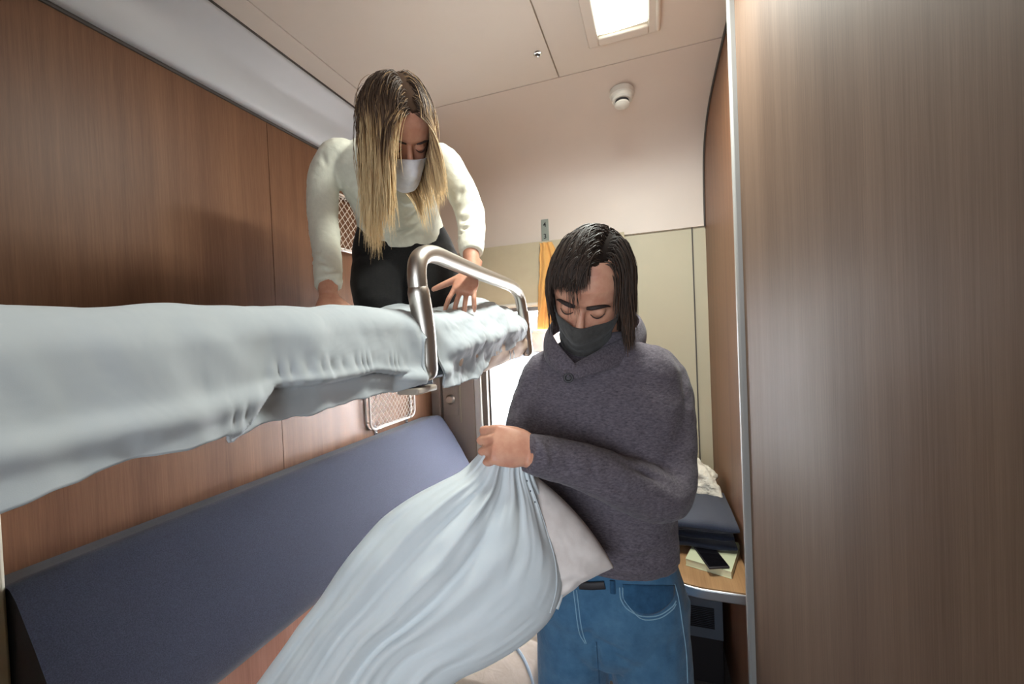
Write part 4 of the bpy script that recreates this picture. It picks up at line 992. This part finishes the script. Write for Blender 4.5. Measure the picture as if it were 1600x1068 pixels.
wr_ = W(513, 462, 1.135); mb.add(hand(wr_, W(518, 492, 1.08)-wr_, (CAM-wr_).normalized()*.7+Zv*.8, _r, .93, [(10, 20, 15)]*4, spread=(10, 3, -4, -10)))
wb = fused(mb, .0033, 4, .5); keep(link('body', wb, MT['skinw'], wo))
mo, _ = face_mask(WH, MT['wmask'], wo, (-.016, -.036), (-.116, -.080), pouch=1.1, creases=((-.062, .0012),))
for s in (-1, 1):
    arc_tube(WH, [(s*.063, .062, -.035), (s*.074, .03, -.018), (s*.083, -.012, .008)], .001, 'ear_loop', MT['wmask'], mo)
    arc_tube(WH, [(s*.013, .0965, .0165), (s*.024, .098, .020), (s*.038, .092, .0225), (s*.052, .079, .017)], [(.0015, .002), (.0018, .0028), (.0015, .0025), (.0007, .001)], 'eyebrow', MT['brow'], wo)
    arc_tube(WH, [(s*.018, .0855, -.0035), (s*.025, .0885, -.0072), (s*.033, .0885, -.0085), (s*.040, .085, -.0065), (s*.048, .077, -.001)], [.0008, .0013, .0016, .0015, .0008], 'eyelashes', MT['brow'], wo)
def okw(p):
    return okw_(p)
def okw2(p):             # thinner fall of hair on her left side
    return okw_(p) and (p.x > PW or p.z > .04 or math.sin(p.y*900+p.z*1300) > 0)
def okw_(p):
    a = math.degrees(math.atan2(abs(p.x), p.y))
    if a < 40: return p.z > .078
    if a < 70: return p.z > .035
    if a < 100: return p.z > -.02
    return p.z > -.07
PW = -.004
def combw(p, r):
    j = lambda s: r.gauss(0, s); sx = 1 if p.x > PW else -1
    if p.z > .03: return Vector((sx, (.35 if p.y > 0 else -.1)+j(.15), -.05+j(.1)))
    return Vector((sx*.25, j(.15), -1))
lenw = lambda p, r: (.22+.09*r.random()) if p.x > PW else (.17+.07*r.random())
def tonew(rt, l, t, sh):
    b = smooth01((l-.015-.06*sh)/.17)*.85+.22*(sh-.5)
    if sh > .86: b += .32
    return min(1, max(0, b+.08))
def keepout(p):
    if p.z < .075 and p.y > .0:
        s_ = 1 if p.x > PW else -1; xk = .064 if s_ > 0 else .056; fd = smooth01((p.y)/.05)*(1-smooth01((p.y-.17)/.12))
        if abs(p.x) < xk: p.x += (s_*xk-p.x)*.38*fd
    return p
hw = strands(WH, scalp_roots(4600, okw2, 13), combw, lenw, .00115, 1.0, MT['hair_w'], wo, seed=14, lift=.007, wave=.0007, tone=tonew, stiff=.80, step=.013, tip=.35, floorfn=keepout)
strands(WH, scalp_roots(350, okw, 19), combw, lambda p, r: lenw(p, r)*1.0, .0007, .9, MT['hair_w'], hw, seed=28, name='loose_strands', lift=.012, wave=.002, tone=tonew, stiff=.85, step=.013, floorfn=keepout)
random.seed(77)
fw_ = [Vector((.012+.02*random.random(), .078+.006*random.random(), .078+.012*random.random())) for _ in range(22)]
strands(WH, fw_, lambda p, r: Vector((.9, .6, -.3+r.gauss(0, .15))), lambda p, r: .11+.05*r.random(), .0008, .8, MT['hair_w'], hw, seed=31, name='fringe', lift=.02, wave=.0008, tone=lambda rt, l, t, sh: .55+.4*t, stiff=.86, step=.010)
cap(WH, okw, MT['scalp_w'], hw, .08, k=.995)
